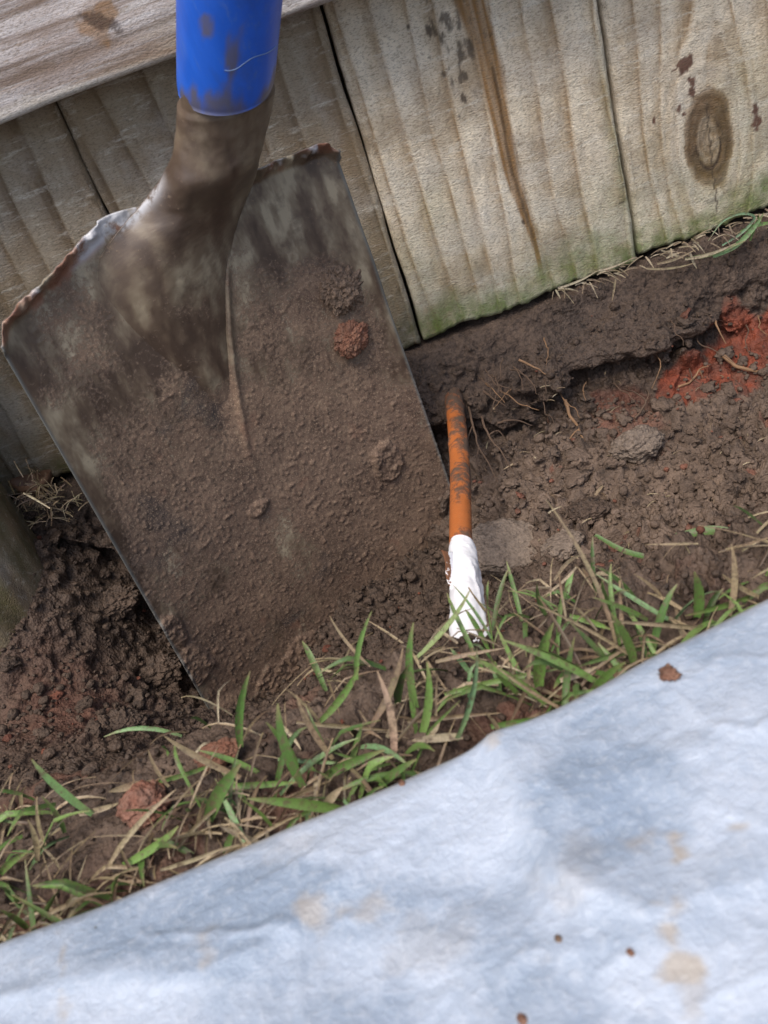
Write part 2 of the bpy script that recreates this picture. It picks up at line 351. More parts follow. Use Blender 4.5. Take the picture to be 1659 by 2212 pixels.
fence = empty("wooden_fence", (0.06, 0.0, 0.0))
tag(fence, "weathered wooden board fence standing along the back of the trench", "fence")
PX0, PW = .0586, .1396
def blob(x, z, cx, cz, rx, rz, rot=0, k=0, w=.35):
    c, s = math.cos(rot), math.sin(rot); u = ((x - cx) * c + (z - cz) * s) / rx; v = (-(x - cx) * s + (z - cz) * c) / rz
    n = fbm(np.stack([x, z * 0 + k, z], 1) / max(min(rx, rz), .0015) * .9, 3, 200 + k)
    return sstep(1.0, .65, np.sqrt(u * u + v * v) + n * w * 2)
def picket(k):
    x0 = PX0 + PW * k + (.0009 if k >= 0 else .0004); x1 = PX0 + PW * (k + 1) - (.0009 if k >= -1 else .0003) - (.0012 if k == 0 else 0)
    dense = -3 <= k <= 1
    xs = np.linspace(x0, x1, 150 if dense else 12)
    zs = np.concatenate([np.linspace(0, .34, 360 if dense else 20), np.linspace(.36, 1.75, 20)])
    X, Z = np.meshgrid(xs, zs); x = X.ravel(); z = Z.ravel()
    xc = (x0 + x1) / 2; kk = k + 7
    q = np.stack([x * 0 + kk * 3.1, (x - xc) / .05, z / .35], 1)
    # grain field: rings run up the board, wandering a little, bowed round the knot
    warp = .010 * fbm(q, 3, 300 + kk) + .003 * fbm(np.stack([x / .02, x * 0 + kk, z / .06], 1), 2, 310 + kk)
    gx = x - xc + warp
    if k == 1:
        kx, kz = KN
        dx, dz = (x - kx) / .030, (z - kz) / .052; rr = np.sqrt(dx * dx + dz * dz) + 1e-4
        push = .032 * np.exp(-(rr / 1.05) ** 2) * np.sign(dx) * np.minimum(1, np.abs(dx) * 2.5)
        gx = gx - push
    per = {-3: .018, -2: .0165, -1: .021, 0: .0155, 1: .0185}.get(k, .018)
    ph = gx / per + .35 * fbm(np.stack([gx / .02, x * 0 + kk * 7, z * 0], 1), 3, 330 + kk)
    s = np.mod(ph, 1.0); ring = s ** 2.2
    g = 1 - .95 * np.where(s > .93, (1 - s) / .07, ring)                     # slow light wood, abrupt dark late wood line
    g = .15 + .85 * g + .10 * fbm(np.stack([x / .0016, x * 0 + kk, z / .05], 1), 2, 340)
    moss = 1.1 * sstep(.036, .002, z + .018 * fbm(np.stack([x / .02, x * 0 + kk, z / .02], 1), 4, 350)) * .8
    moss = np.maximum(moss, .30 * sstep(.10, .0, z + .05 * fbm(np.stack([x / .03, x * 0 + 4 + kk, z / .04], 1), 3, 360)))
    if k == 0: moss = np.maximum(moss, .5 * sstep(x1 - .012, x1, x) * sstep(.19, .02, z))
    pale = .30 * sstep(.1, .6, fbm(np.stack([x / .03, x * 0 + 2 + kk, z / .03], 1), 4, 370))
    tan = np.zeros_like(x); dark = np.zeros_like(x); rust = np.zeros_like(x)
    if k == 0:
        # orange-brown resin streak slanting down the middle of the board
        c0 = ST[0]; c1 = ST[1]; t = np.clip((c0[1] - z) / (c0[1] - c1[1]), 0, 1.0)
        cx = c0[0] + (c1[0] - c0[0]) * t + .0015 * np.sin(z * 60)
        wd = (.0068 * (1 - t) + .0012) * (z > c1[1] - .004)
        u = np.abs(x - cx) / np.maximum(wd, 1e-4)
        tan = sstep(1.15, .7, u + .2 * fbm(np.stack([x / .003, x * 0, z / .03], 1), 2, 380)) * sstep(c1[1] - .006, c1[1] + .01, z) * (.88 + .45 * fbm(np.stack([x / .0016, x * 0, z / .05], 1), 3, 381))
        dark = np.maximum(dark, .55 * sstep(1.0, .6, np.abs(x - cx - .0018 * (1 - t)) / .0011) * sstep(.004, .03, z - c1[1]) * (z < c0[1] * .8))
        dark = np.maximum(dark, .75 * sstep(.35, .8, 1.1 * fbm(np.stack([x / .0028, x * 0, z / .005], 1), 4, 390) + .85 * np.exp(-(((x - MD[0]) / .014) ** 2 + ((z - MD[1]) / .03) ** 2)) - .25))
        for (px, py, rx, rz) in ((925, 65, .002, .004), (1000, 212, .0016, .003), (955, 75, .001, .002), (1342, 437, .002, .0012), (880, 60, .001, .002), (1130, 480, .0012, .002)):
            p = at(px, py, y=0); dark = np.maximum(dark, .8 * blob(x, z, p[0], p[2], rx, rz, 0, 1))
        pale = np.maximum(pale, .55 * sstep(.12, .03, z) * sstep(-.2, .5, fbm(np.stack([x / .05, x * 0, z / .012], 1), 4, 395)))
    if k == 1:
        e = np.sqrt(((x - kx) / .0150) ** 2 + ((z - kz) / .026) ** 2) * (1 + .16 * fbm(np.stack([x / .012, x * 0, z / .012], 1), 3, 400))
        tan = np.maximum(tan, .8 * sstep(1.12, .8, e)); dark = np.maximum(dark, (.56 + .25 * fbm(np.stack([x / .005, x * 0, z / .008], 1), 3, 404)) * sstep(1.08, .85, e))
        inner = np.sqrt(((x - kx + .001) / .0075) ** 2 + ((z - kz + .001) / .0155) ** 2)
        dark = np.maximum(dark, .95 * np.exp(-((inner - 1) / .15) ** 2) * sstep(-.45, .2, fbm(np.stack([x / .003, x * 0, z / .003], 1), 3, 401) + .5 * (kz - z) / .015))
        sel = sstep(1.02, .8, inner); tan = tan * (1 - sel) + .40 * sel; pale = np.maximum(pale, .08 * sel); dark = dark * (1 - sel) + np.maximum(0, dark - .4) * sel + sel * (.06 + .12 * np.abs(np.sin(inner * 11 + 2 * fbm(np.stack([x / .004, x * 0, z / .004], 1), 2, 405))))
        dark = np.maximum(dark, .8 * (np.abs(x - kx - .0006 * np.sin(z * 900)) < .0005) * sstep(.034, .028, np.abs(z - kz + .012)))
        g = np.where(e < 1.0, .45 + .12 * np.sin(e * 30) + .3 * fbm(np.stack([x / .004, x * 0, z / .004], 1), 3, 402), g)
        halo = np.exp(-((e - 1.35) / .25) ** 2); pale = np.maximum(pale, .45 * halo)
        g = np.where((e >= 1) & (e < 2.3), g * .6 + .4 * (.6 + .22 * np.sin(e * 17 + 2 * fbm(np.stack([x / .02, x * 0, z / .02], 1), 3, 403))), g)
        for (px, py, rx, rz) in ((1483, 137, .0065, .0034), (1497, 175, .0026, .003), (1497, 196, .002, .0028), (1468, 232, .0016, .0028), (1636, 250, .0032, .0070), (1482, 140, .004, .003), (1415, 262, .001, .002), (1460, 150, .0015, .001), (1480, 248, .0016, .0012)):
            p = at(px, py, y=0); rust = np.maximum(rust, .9 * blob(x, z, p[0], p[2], rx, rz, .5 if py < 150 else 0, int(px), .5))
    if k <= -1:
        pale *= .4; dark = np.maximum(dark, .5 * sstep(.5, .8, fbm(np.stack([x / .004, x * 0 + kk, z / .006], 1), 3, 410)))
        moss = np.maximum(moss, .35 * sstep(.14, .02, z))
    y = -.0012 * (g - .5) + .0008 * fbm(np.stack([x / .004, x * 0 + kk, z / .012], 1), 3, 420)
    # rounded, slightly ragged board edges
    ed = np.minimum(x - x0, x1 - x); y = y + .0016 * sstep(.0022, 0, ed + .0006 * vnoise(np.stack([z / .004, x * 0, x * 0 + kk], 1), 5))
    y = y + .0014 * sstep(.002, 0, z)
    off = {0: -.0005, 1: .0012, -1: .001, -2: -.001}.get(k, 0)
    bot = (.0012 * np.sin(x * 90 + kk) + .0010 * vnoise(np.stack([x / .003, x * 0, x * 0 + kk], 1), 8) + {0: 0, 1: .001, -1: -.001}.get(k, .0)) * sstep(.01, 0, z)
    wob = .0006 * vnoise(np.stack([z / .03, z * 0, z * 0 + kk], 1), 9)
    V = np.stack([x + wob * sstep(.004, 0, ed), y + off, z + bot], 1)
    nr, nc = X.shape; Fc = grid_faces(nr, nc)
    # back and rim
    B = V.copy(); B[:, 1] = .016 + off; n = len(V)
    ringi = np.concatenate([np.arange(nc), np.arange(1, nr) * nc + nc - 1, (nr - 1) * nc + np.arange(nc - 2, -1, -1), np.arange(nr - 2, 0, -1) * nc])
    rim = np.stack([ringi, ringi + n, np.roll(ringi, -1) + n, np.roll(ringi, -1)], 1)
    FF = np.concatenate([Fc, Fc[:, ::-1] + n, rim]); VV = np.concatenate([V, B])
    at2 = {a: np.concatenate([v, v]) for a, v in dict(grain=g, moss=moss, pale=pale, tan=tan, dark=dark, rust=rust).items()}
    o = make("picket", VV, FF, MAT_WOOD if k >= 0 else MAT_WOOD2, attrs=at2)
    keep(o, fence)
    lab = {0: "board with an orange brown streak down its middle", 1: "board with a large oval knot", -3: None}.get(k)
    if lab: o['label'] = lab
    return o
_k = at(1535, 300, y=0); KN = (_k[0], _k[2])
_a = at(1015, 0, y=0); _b = at(1165, 590, y=0); ST = ((_a[0], _a[2]), (_b[0], _b[2]))
_m = at(985, 100, y=0); MD = (_m[0], _m[2])
for k in range(-9, 9): picket(k)

def rail():
    x0, x1 = -1.2, 1.2; zb, zt = .186, .278
    xs = np.concatenate([np.linspace(-1.2, -.42, 30, endpoint=False), np.linspace(-.42, .12, 560), np.linspace(.13, 1.2, 40)])
    # section: back bottom -> front bottom -> front top -> back top
    sec = []
    for t in np.linspace(0, 1, 8, endpoint=False): sec.append((-.001 - .034 * t, zb))
    for t in np.linspace(0, 1, 8, endpoint=False): sec.append((-.035 - .003 * math.sin(t * 1.57), zb + .003 * (1 - math.cos(t * 1.57))))
    for t in np.linspace(0, 1, 110, endpoint=False): sec.append((-.038, zb + .003 + (zt - zb - .003) * t))
    for t in np.linspace(0, 1, 8): sec.append((-.038 + .037 * t, zt))
    sec = np.array(sec); nr, nc = len(sec), len(xs)
    x = np.tile(xs, nr); y = np.repeat(sec[:, 0], nc); z = np.repeat(sec[:, 1], nc)
    q = np.stack([x / .16, y * 0, z / .02], 1)
    # broad cathedral grain on the rail face, wane along its lower edge
    warp = .55 * fbm(np.stack([x / .09, y * 0, z / .025], 1), 4, 500)
    gz_ = (z - zb) / .013 + 1.6 * warp + .9 * np.exp(-(((x + .20) / .03) ** 2))
    s = np.mod(gz_, 1.0); g = .5 + .5 * np.cos(2 * np.pi * s) * (.6 + .6 * vnoise(np.stack([gz_ * .7, x * 0, x * 0], 1), 31)); g = np.clip(-.05 + .12 + .85 * g + .15 * fbm(np.stack([x / .03, y * 0, z / .0012], 1), 2, 510), 0, 1)
    step = np.floor(gz_) * .0
    fr = ((y < -.03) & (z < zt - .001)).astype(float)
    dy = -.0009 * fr * (fbm(q * 1.0, 4, 520) ) - .0006 * g * fr
    wane = sstep(.022, .0, z - zb) * fr
    y2 = y + dy + .004 * wane * (.6 + .5 * vnoise(np.stack([x / .05, x * 0, x * 0], 1), 3))
    z2 = z + (.0008 * np.sin(x * 14 + 1) + .0008 * vnoise(np.stack([x / .02, x * 0, x * 0], 1), 4) + .0008 * vnoise(np.stack([x / .004, x * 0, x * 0], 1), 6)) * sstep(zb + .02, zb, z)
    pale = .6 * sstep(.1, .4, fbm(np.stack([x / .08, y * 0, z / .014], 1), 4, 530) + .05)
    kn = at(215, 45, y=-.038)
    dk = .75 * blob(x, z, kn[0], kn[2], .009, .0035, -.6, 5, .4)
    tan = .7 * blob(x, z, kn[0] - .002, kn[2], .012, .008, 0, 6, .5) + .25 * sstep(.2, .5, fbm(np.stack([x / .05, y * 0, z / .01], 1), 3, 540))
    p2 = at(60, 70, y=-.038); rust = .16 * blob(x, z, p2[0], p2[2], .05, .022, 0, 7, .3)
    y2 = y + dy * .5 + .0025 * wane; z2 = z + .0009 * vnoise(np.stack([x / .06, x * 0, x * 0], 1), 4) * sstep(zb + .02, zb, z)
    V = np.stack([x, y2, z2], 1)
    o = make("rail", V, grid_faces(nr, nc), MAT_RAIL, attrs=dict(grain=g, moss=0 * x, pale=pale, tan=np.clip(tan, 0, 1), dark=dk, rust=rust))
    keep(o, fence); o['label'] = "pale horizontal rail with flaking grain across the boards"
rail()
def post():
    ns, nz = 130, 240; ang = np.linspace(0, 2 * np.pi, ns, endpoint=False); zs = np.linspace(-.22, .45, nz)
    A, Z = np.meshgrid(ang, zs); a = A.ravel(); z = Z.ravel(); cx, cy = POST
    r = .050 + .0012 * fbm(np.stack([np.cos(a) * 6, np.sin(a) * 6, z / .12], 1), 4, 600) + .0008 * fbm(np.stack([np.cos(a) * 28, np.sin(a) * 28, z / .05], 1), 3, 610)
    V = np.stack([cx + r * np.cos(a), cy + r * np.sin(a), z], 1)
    g = .5 + .5 * fbm(np.stack([np.cos(a) * 12, np.sin(a) * 12, z / .18], 1), 4, 620)
    moss = .75 * sstep(.0, .5, fbm(np.stack([np.cos(a) * 4, np.sin(a) * 4, z / .04], 1), 4, 630) + .35)
    tan = .5 * sstep(.1, .6, fbm(np.stack([np.cos(a) * 9, np.sin(a) * 9, z / .1], 1), 4, 640))
    dk = .6 * sstep(.35, .7, fbm(np.stack([np.cos(a) * 7, np.sin(a) * 7, z / .03], 1), 4, 650) + sstep(.02, -.02, z) * .25)
    V = np.concatenate([V, [[cx, cy, .46]]]); Fl = grid_faces(nz, ns, True)
    ext = lambda v: np.append(v, .5)
    top = [(int((nz - 1) * ns + i), int((nz - 1) * ns + (i + 1) % ns), len(V) - 1) for i in range(ns)]
    o = make("post", V, [tuple(map(int, f)) for f in Fl] + top, MAT_WOOD2, attrs=dict(grain=ext(g), moss=ext(moss), pale=ext(0 * g), tan=ext(tan), dark=ext(dk), rust=ext(0 * g)))
    keep(o, fence); o['label'] = "mossy round post at the left"
POST = (-.240, -.054)
post()

# ------------------------------------------------------------------ shovel
def shovel():
    TL, TR, BL = (-30, 706), (694, 296), (482, 1592)
    tl = CAM + ray(*TL) * .37; bl = CAM + ray(*BL) * .52; tr = CAM + ray(*TR) * .42
    d = nrm(bl - tl); e = nrm(tr - tl); n = nrm(np.cross(d, e)); Wd = np.linalg.norm(tr - tl); Hd = np.linalg.norm(bl - tl)
    if n @ fwd > 0: n = -n
    # the right side runs a touch out of parallel
    lo, hi = -.4, .4
    for _ in range(40):
        k_ = (lo + hi) / 2; p_ = tr + d * .16 + e * k_ * .16; X_, Y_ = proj(p_)
        if X_ < 575 + .37 * Y_: lo = k_
        else: hi = k_

    H = Hd + .02; C0 = tl + e * Wd / 2
    def bp(u, v, h=0.0): return C0 + np.multiply.outer(u, e) + np.multiply.outer(v, d) + np.multiply.outer(h, n)
    nu, nv = 300, 400
    tt = np.linspace(-1, 1, nu); vv = np.linspace(0, 1, nv)
    U, V = np.meshgrid(tt, vv); uu = U.ravel(); w = V.ravel()
    sh = np.where(uu < 0, .0205, .0075) * (1 - np.abs(uu)); sh = np.where(np.abs(uu) < .3, .0155 + (.0050 - .0155) * sstep(-.3, .3, uu), sh); sh = sh - .006 * sstep(.93, 1.0, np.abs(uu))
    v = -sh * 1.0 + (H + sh) * w
    u = uu * Wd / 2 + k_ * v * (uu + 1) / 2
    # slightly waisted outline, dish towards the viewer at both sides
    h = .011 * np.abs(uu) ** 3.2 - .002
    # hollow centre with a sharp lip on its right, fading down the blade
    kn_ = []
    for px_, py_ in ((494, 560), (493, 620), (499, 720), (508, 800), (524, 890), (540, 980)):
        r_ = ray(px_, py_); D_ = ((C0 - CAM) @ n) / (r_ @ n); kn_.append(np.linalg.lstsq(np.stack([e, d], 1), CAM + r_ * D_ - C0, rcond=None)[0])
    kn_ = np.array(kn_); cl_ = np.interp(v, kn_[:, 1], kn_[:, 0]); prof = np.exp(-((u + .006) / .034) ** 4)
    q_ = u - cl_; f_ = sstep(.015, .035, v) * sstep(.15, .07, v)
    h = h + f_ * (.0015 * np.exp(-(q_ / .0018) ** 2) - .0032 * np.exp(-((q_ + .009) / .008) ** 2) * (q_ < 0) * sstep(0, -.003, q_))
    # shoulder lip rolled forward along the top edge
    dv = v + sh
    h = h + .0045 * sstep(.007, .0, dv) * (1 - prof * .9)
    P2 = np.stack([u, v, u * 0], 1)
    wob = .0012 * fbm(P2 / .05, 2, 700)
    # caked soil: thin film, thicker low down and to the right, with crumbs
    low = .14 + .86 * sstep(.0, .15, v)
    gr = clods(P2, .0013, 710); gr2 = clods(P2, .0034, 720) * sstep(.1, .5, fbm(P2 / .01, 3, 725) + .1); patch = fbm(P2 / .03, 4, 730)
    cover = np.clip(low * 1.0 + .75 * patch + .22 * sstep(-.2, .9, uu) * sstep(.02, .1, v) - .14 - .5 * sstep(.82, .98, np.abs(uu)) * sstep(.2, .0, patch), 0, 1)
    smear = fbm(np.stack([u / .0085, v / .024, u * 0], 1), 5, 740, .6)
    grains = sstep(.62, .74, vnoise(P2 / .0013, 750)) * .0007 + sstep(.72, .8, vnoise(P2 / .0026, 751)) * .0008
    h = h + wob + cover * (.00005 * gr + .00015 * gr2 + grains * .7 + .0002 * fbm(P2 / .002, 2, 760))
    # crusty dirt on the shoulder
    crust = sstep(.0065, .003, dv + .0035 * fbm(P2 / .008, 3, 770)) * (1 - prof * .6)
    h = h + crust * (.0018 + .0034 * fbm(P2 / .0035, 3, 780)); v = v - crust * .0007 * fbm(P2 / .004, 3, 785)
    # thicker smears
    def lump(px, py, rx, ry, hh, k, rot=0):
        nonlocal h, cover
        r = ray(px, py); D = ((C0 - CAM) @ n) / (r @ n); p = CAM + r * D - C0; cu, cv = p @ e, p @ d
        c, s = math.cos(rot), math.sin(rot); a = ((u - cu) * c + (v - cv) * s) / rx; b = (-(u - cu) * s + (v - cv) * c) / ry
        m_ = sstep(1.0, .72, np.sqrt(a * a + b * b) + .45 * fbm(P2 / .012, 4, k))
        h = h + m_ * (hh * (.7 + .3 * fbm(P2 / .01, 2, k + 1)) + .0011 * clods(P2, .0035, k + 2) + .0012 * fbm(P2 / .004, 3, k + 3)); cover = np.maximum(cover, m_)
        return m_
    lump(885, 985, .010, .017, .0030, 801); lump(400, 1290, .008, .014, .0028, 811, -.25); lump(455, 1370, .012, .014, .0022, 821)
    lump(600, 1075, .008, .007, .0013, 831); lump(900, 1290, .014, .016, .0032, 841); lump(700, 1400, .03, .02, .0016, 851); lump(520, 1500, .025, .02, .0025, 861)
    red = .75 * sstep(-.2, .25, fbm(P2 / .012, 3, 790)) * sstep(.010, .006, dv + .004 * fbm(P2 / .006, 3, 791)) + .35 * sstep(.45, .8, fbm(P2 / .018, 4, 795)) * low
    Fv = bp(u, v, h); Bv = bp(u, v, h - .0018)
    nF = len(Fv); Fc = grid_faces(nv, nu)
    ringi = np.concatenate([np.arange(nu), np.arange(1, nv) * nu + nu - 1, (nv - 1) * nu + np.arange(nu - 2, -1, -1), np.arange(nv - 2, 0, -1) * nu])
    rim = np.stack([ringi, ringi + nF, np.roll(ringi, -1) + nF, np.roll(ringi, -1)], 1)
    edge = sstep(.980, .994, np.abs(uu))
    rimA = lambda a: np.concatenate([a, a])
    a = M("muddy_worn_steel", .5, .5)
    cov = a.attr("cover"); sm = a.attr("smear")
    fn = a.noise(500, 4, .65); mid = a.noise(70, 5, .65)
    base = a.ramp(sm, [(.22, (.062, .040, .028)), (.42, (.112, .077, .052)), (.60, (.185, .142, .096)), (.82, (.32, .265, .185))])
    base = a.mix(a.ramp(mid, [(.48, 0), (.66, .75)]), base, (.078, .051, .036))
    dirt = a.ramp(mid, [(.3, (.095, .058, .040)), (.55, (.165, .105, .072)), (.75, (.225, .15, .10))])
    dirt = a.mix(a.ramp(fn, [(.55, 0), (.72, .7)]), dirt, (.26, .185, .12))
    dirt = a.mix(a.ramp(fn, [(.3, .75), (.46, 0)]), dirt, (.03, .02, .015))
    dirt = a.mix(a.ramp(a.noise(24, 4, .6, dist=.6), [(.60, 0), (.72, .75)]), dirt, (.042, .035, .034))
    cm = a.math('ADD', cov, a.math('MULTIPLY', a.math('SUBTRACT', fn, .5), 1.7)); cm = a.math('ADD', cm, a.math('MULTIPLY', a.math('SUBTRACT', mid, .5), .8)); cf = a.ramp(cm, [(.22, 0), (.62, 1)])
    dirt = a.mix(a.ramp(a.noise(1300, 2, .5), [(.56, 0), (.66, .8)]), dirt, (.30, .21, .14)); c = a.mix(cf, base, dirt); c = a.mix(a.attr("red"), c, (.24, .10, .06))
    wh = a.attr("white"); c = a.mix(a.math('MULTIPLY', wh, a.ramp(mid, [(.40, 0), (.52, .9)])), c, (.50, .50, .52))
    c = a.mix(a.attr("edge"), c, (.13, .14, .135))
    a.col(c); a.rough(a.math('ADD', a.math('MULTIPLY', cf, .42), .42, True))
    a.bump(a.math('MULTIPLY', a.noise(900, 4, .7), a.math('ADD', cf, .06)), .33, .0010)
    MS = a.m
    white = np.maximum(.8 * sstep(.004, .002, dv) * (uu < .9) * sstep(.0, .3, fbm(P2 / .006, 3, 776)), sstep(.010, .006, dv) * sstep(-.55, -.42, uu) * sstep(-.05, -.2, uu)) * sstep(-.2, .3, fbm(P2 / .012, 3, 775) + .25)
    r0 = empty("shovel", bp(0.0, H))
    tag(r0, "muddy square shovel with blue handle standing in the trench", "shovel")
    def at_(cover, smear, red, edge, white): return dict(cover=cover, smear=smear, red=np.clip(red, 0, 1), edge=edge, white=white)
    VV = np.concatenate([Fv, Bv]); FF = np.concatenate([Fc, Fc[:, ::-1] + nF, rim])
    sm_ = .47 + .75 * smear + .10 * sstep(.1, 0, v)
    o = make("blade", VV, FF, MS, attrs=at_(rimA(cover), rimA(sm_), rimA(red), np.concatenate([edge * .7, edge * 0 + .8]), rimA(white)))
    keep(o, r0)
    # ---- socket: flared neck that rises out of the blade and bends into the handle
    def onb(px, py, hh):
        r_ = ray(px, py); D_ = ((C0 + n * hh - CAM) @ n) / (r_ @ n); return CAM + r_ * D_
    pd = at(484, 245, D=.366); pe = at(490, 120, D=.344); hd = nrm(pe - pd); Dn = .366
    rows_ = [((392, 150), (590, 145), .349, .0180), ((391, 215), (587, 210), .3605, .0184), ((387, 270), (580, 262), .369, .0188), ((378, 325), (569, 305), .3755, .0188), ((352, 380), (560, 345), .3805, .0180)]
    Lr, Rr, Br = [], [], []
    for l_, r__, D_, b_ in rows_: Lr.append(at(*l_, D=D_)); Rr.append(at(*r__, D=D_)); Br.append(b_)
    for l_, r__, hh, b_ in (((308, 440), (549, 392), .0020, .0170), ((262, 494), (530, 436), -.000, .0145), ((215, 552), (510, 490), -.0015, .0115), ((208, 628), (497, 552), -.002, .0090),
                            ((245, 705), (493, 625), -.0025, .0068), ((305, 775), (495, 700), -.003, .0048), ((375, 835), (502, 770), -.0036, .0030), ((450, 890), (515, 840), -.005, .001)):
        Lr.append(onb(*l_, hh)); Rr.append(onb(*r__, hh)); Br.append(b_)
    Lc, Rc = catmull(Lr, 10), catmull(Rr, 10); Bc = np.interp(np.linspace(0, 1, len(Lc)), np.linspace(0, 1, len(Br)), Br)
    for _ in range(40):
        for Q_ in (Lc, Rc): Q_[12:-8] = .25 * Q_[11:-9] + .5 * Q_[12:-8] + .25 * Q_[13:-7]
    for _ in range(30): Bc[1:-1] = .25 * Bc[:-2] + .5 * Bc[1:-1] + .25 * Bc[2:]
    ns = 96; ang = np.linspace(0, 2 * np.pi, ns, endpoint=False); C = (Lc + Rc) / 2; rws = []
    for i in range(len(C)):
        A_ = (Rc[i] - Lc[i]) / 2 * (.93 if i < 9 else 1); Bc[i] *= (.96 if i < 9 else 1); up_ = nrm(-fwd - hd * (-fwd @ hd)) if i < 38 else n
        f_ = sstep(20, 75, i); up_ = nrm((1 - f_) * nrm(-fwd - hd * (-fwd @ hd)) + f_ * n)
        sn = np.sin(ang); lf_ = (np.cos(ang) < 0) * sstep(34, 62, i); g_ = np.where(sn > 0, sn * (1 - f_) + f_ * np.abs(sn) ** 1.7, sn)
        g_ = np.where((sn > 0), g_ * (1 - lf_) + lf_ * np.abs(sn) ** 3.6, g_)
        rws.append(C[i] + np.outer(np.cos(ang), A_) + np.outer(g_ * np.where(sn > 0, Bc[i], min(Bc[i], .0185)), up_))
    V = np.concatenate(rws); Fc = grid_faces(len(C), ns, True); row = np.repeat(np.arange(len(C)), ns); ang = np.tile(ang, len(C))
    q = V / .004
    cover_s = np.clip(.02 + .5 * fbm(V / .02, 4, 900), 0, .5)
    uv_ = np.linalg.lstsq(np.stack([e, d], 1), (V - C0).T, rcond=None)[0]; su, sv = uv_
    smr = .46 + (.75 - .35 * sstep(.03, -.02, sv)) * fbm(np.stack([su / .0085, sv / .024, su * 0], 1), 5, 740, .6) - .05 * sstep(.03, -.02, sv)
    pt = fbm(np.stack([su, sv, su * 0], 1) / .03, 4, 730); cover_s = np.clip(.02 + .98 * sstep(.0, .17, sv) + .75 * pt - .14, 0, 1)
    Nn = V - C[row]; Nn /= np.linalg.norm(Nn, axis=1)[:, None]; V = V + Nn * (.0006 * fbm(V / .006, 3, 920))[:, None]
    # highlight painted as a pale strip down the left flank
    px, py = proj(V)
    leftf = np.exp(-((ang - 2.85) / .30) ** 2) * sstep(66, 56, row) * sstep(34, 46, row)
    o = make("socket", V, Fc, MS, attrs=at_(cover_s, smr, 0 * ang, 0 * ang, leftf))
    keep(o, r0)
    # ---- handle
    b = M("blue_plastic", .38, .5)
    nz = b.noise(14, 4, .6, (1, 1, 1)); n2 = b.noise(60, 4, .6, (1, 1, .3))
    cc = b.mix(b.ramp(n2, [(.3, 0), (.7, 1)]), (.010, .082, .46), (.018, .12, .60))
    cc = b.mix(b.ramp(b.noise(260, 5, .7, (1, 1, .18)), [(.55, 0), (.75, .5)]), cc, (.10, .17, .36)); cc = b.mix(b.ramp(b.noise(45, 5, .7, (1, 1, .4)), [(.52, 0), (.72, .45)]), cc, (.04, .075, .22))
    cc = b.mix(b.math('MULTIPLY', b.attr("dirt"), b.ramp(n2, [(.25, .6), (.6, 1)])), cc, (.12, .10, .085))
    b.col(cc); b.rough(b.ramp(nz, [(.3, .3), (.7, .55)])); b.bump(n2, .15, .0008)
    s0 = pd + (pe - pd) * .50; L = .62
    zz = np.concatenate([np.linspace(0, .12, 60), np.linspace(.13, L, 30)])
    C = s0 + np.outer(zz, hd)
    rr = .0193 - .0006 * np.exp(-(zz / .002)) + 0 * zz
    V, Fc, ang, row = sweep(C, rr, rr, e, 80)
    skew = .004 * np.cos(ang + .6); rowz = zz[row]
    V = V + np.outer(skew * np.exp(-rowz / .03), hd)
    dirt = .85 * sstep(.25, .65, fbm(np.stack([np.cos(ang) * 2.2, np.sin(ang) * 2.2, rowz / .03], 1), 4, 930) + .65 * sstep(.02, .0, rowz) - .05)
    pxx, pyy = proj(V)
    dirt = np.maximum(dirt, .85 * sstep(1, .6, np.sqrt(((pxx - 447) / 20) ** 2 + ((pyy - 55) / 30) ** 2) + .4 * fbm(V / .004, 3, 935)))
    # close the two ends
    Vc = np.concatenate([V, [C[0]], [C[-1] + hd * .006]]); na = 80; nz_ = len(C)
    caps = [(i, (i + 1) % na, len(V)) for i in range(na)] + [((nz_ - 1) * na + i, (nz_ - 1) * na + (i + 1) % na, len(V) + 1) for i in range(na)]
    o = make("handle", Vc, [tuple(map(int, f)) for f in Fc] + caps, b.m, attrs=dict(dirt=np.append(dirt, [0, 0])))
    keep(o, r0); h_ = o
    # raised hair-thin seam of the sticker sleeve
    sc = []
    for t in np.linspace(0, 1, 30):
        p = at(485 + 113 * t, 152 - 55 * t ** 1.4 + 4 * math.sin(t * 9), D=.33)
        ax = s0 + hd * ((p - s0) @ hd); rad = p - ax
        # push out onto the surface along the view ray
        r_ = nrm(p - CAM); a2 = r_ - hd * (r_ @ hd); c2 = (CAM - s0) - hd * ((CAM - s0) @ hd)
        Aq, Bq, Cq = a2 @ a2, 2 * a2 @ c2, c2 @ c2 - .0195 ** 2; disc = Bq * Bq - 4 * Aq * Cq
        if disc > 0: sc.append(CAM + r_ * (-Bq - math.sqrt(disc)) / (2 * Aq))
    if len(sc) > 4:
        sc = np.array(sc); rr = np.full(len(sc), .00020)
        V, Fc, _, _ = sweep(sc, rr, rr, n, 6)
        g2 = M("dusty_seam", .5).col((.13, .20, .36)); o = make("seam", V, Fc, g2.m); o.parent = h_
    return bp, C0, e, d, n
bp, BC, BE, BD, BN = shovel()
def on_blade(px, py, lift=0.0):
    r = ray(px, py); D = ((BC + BN * lift - CAM) @ BN) / (r @ BN); return CAM + r * D

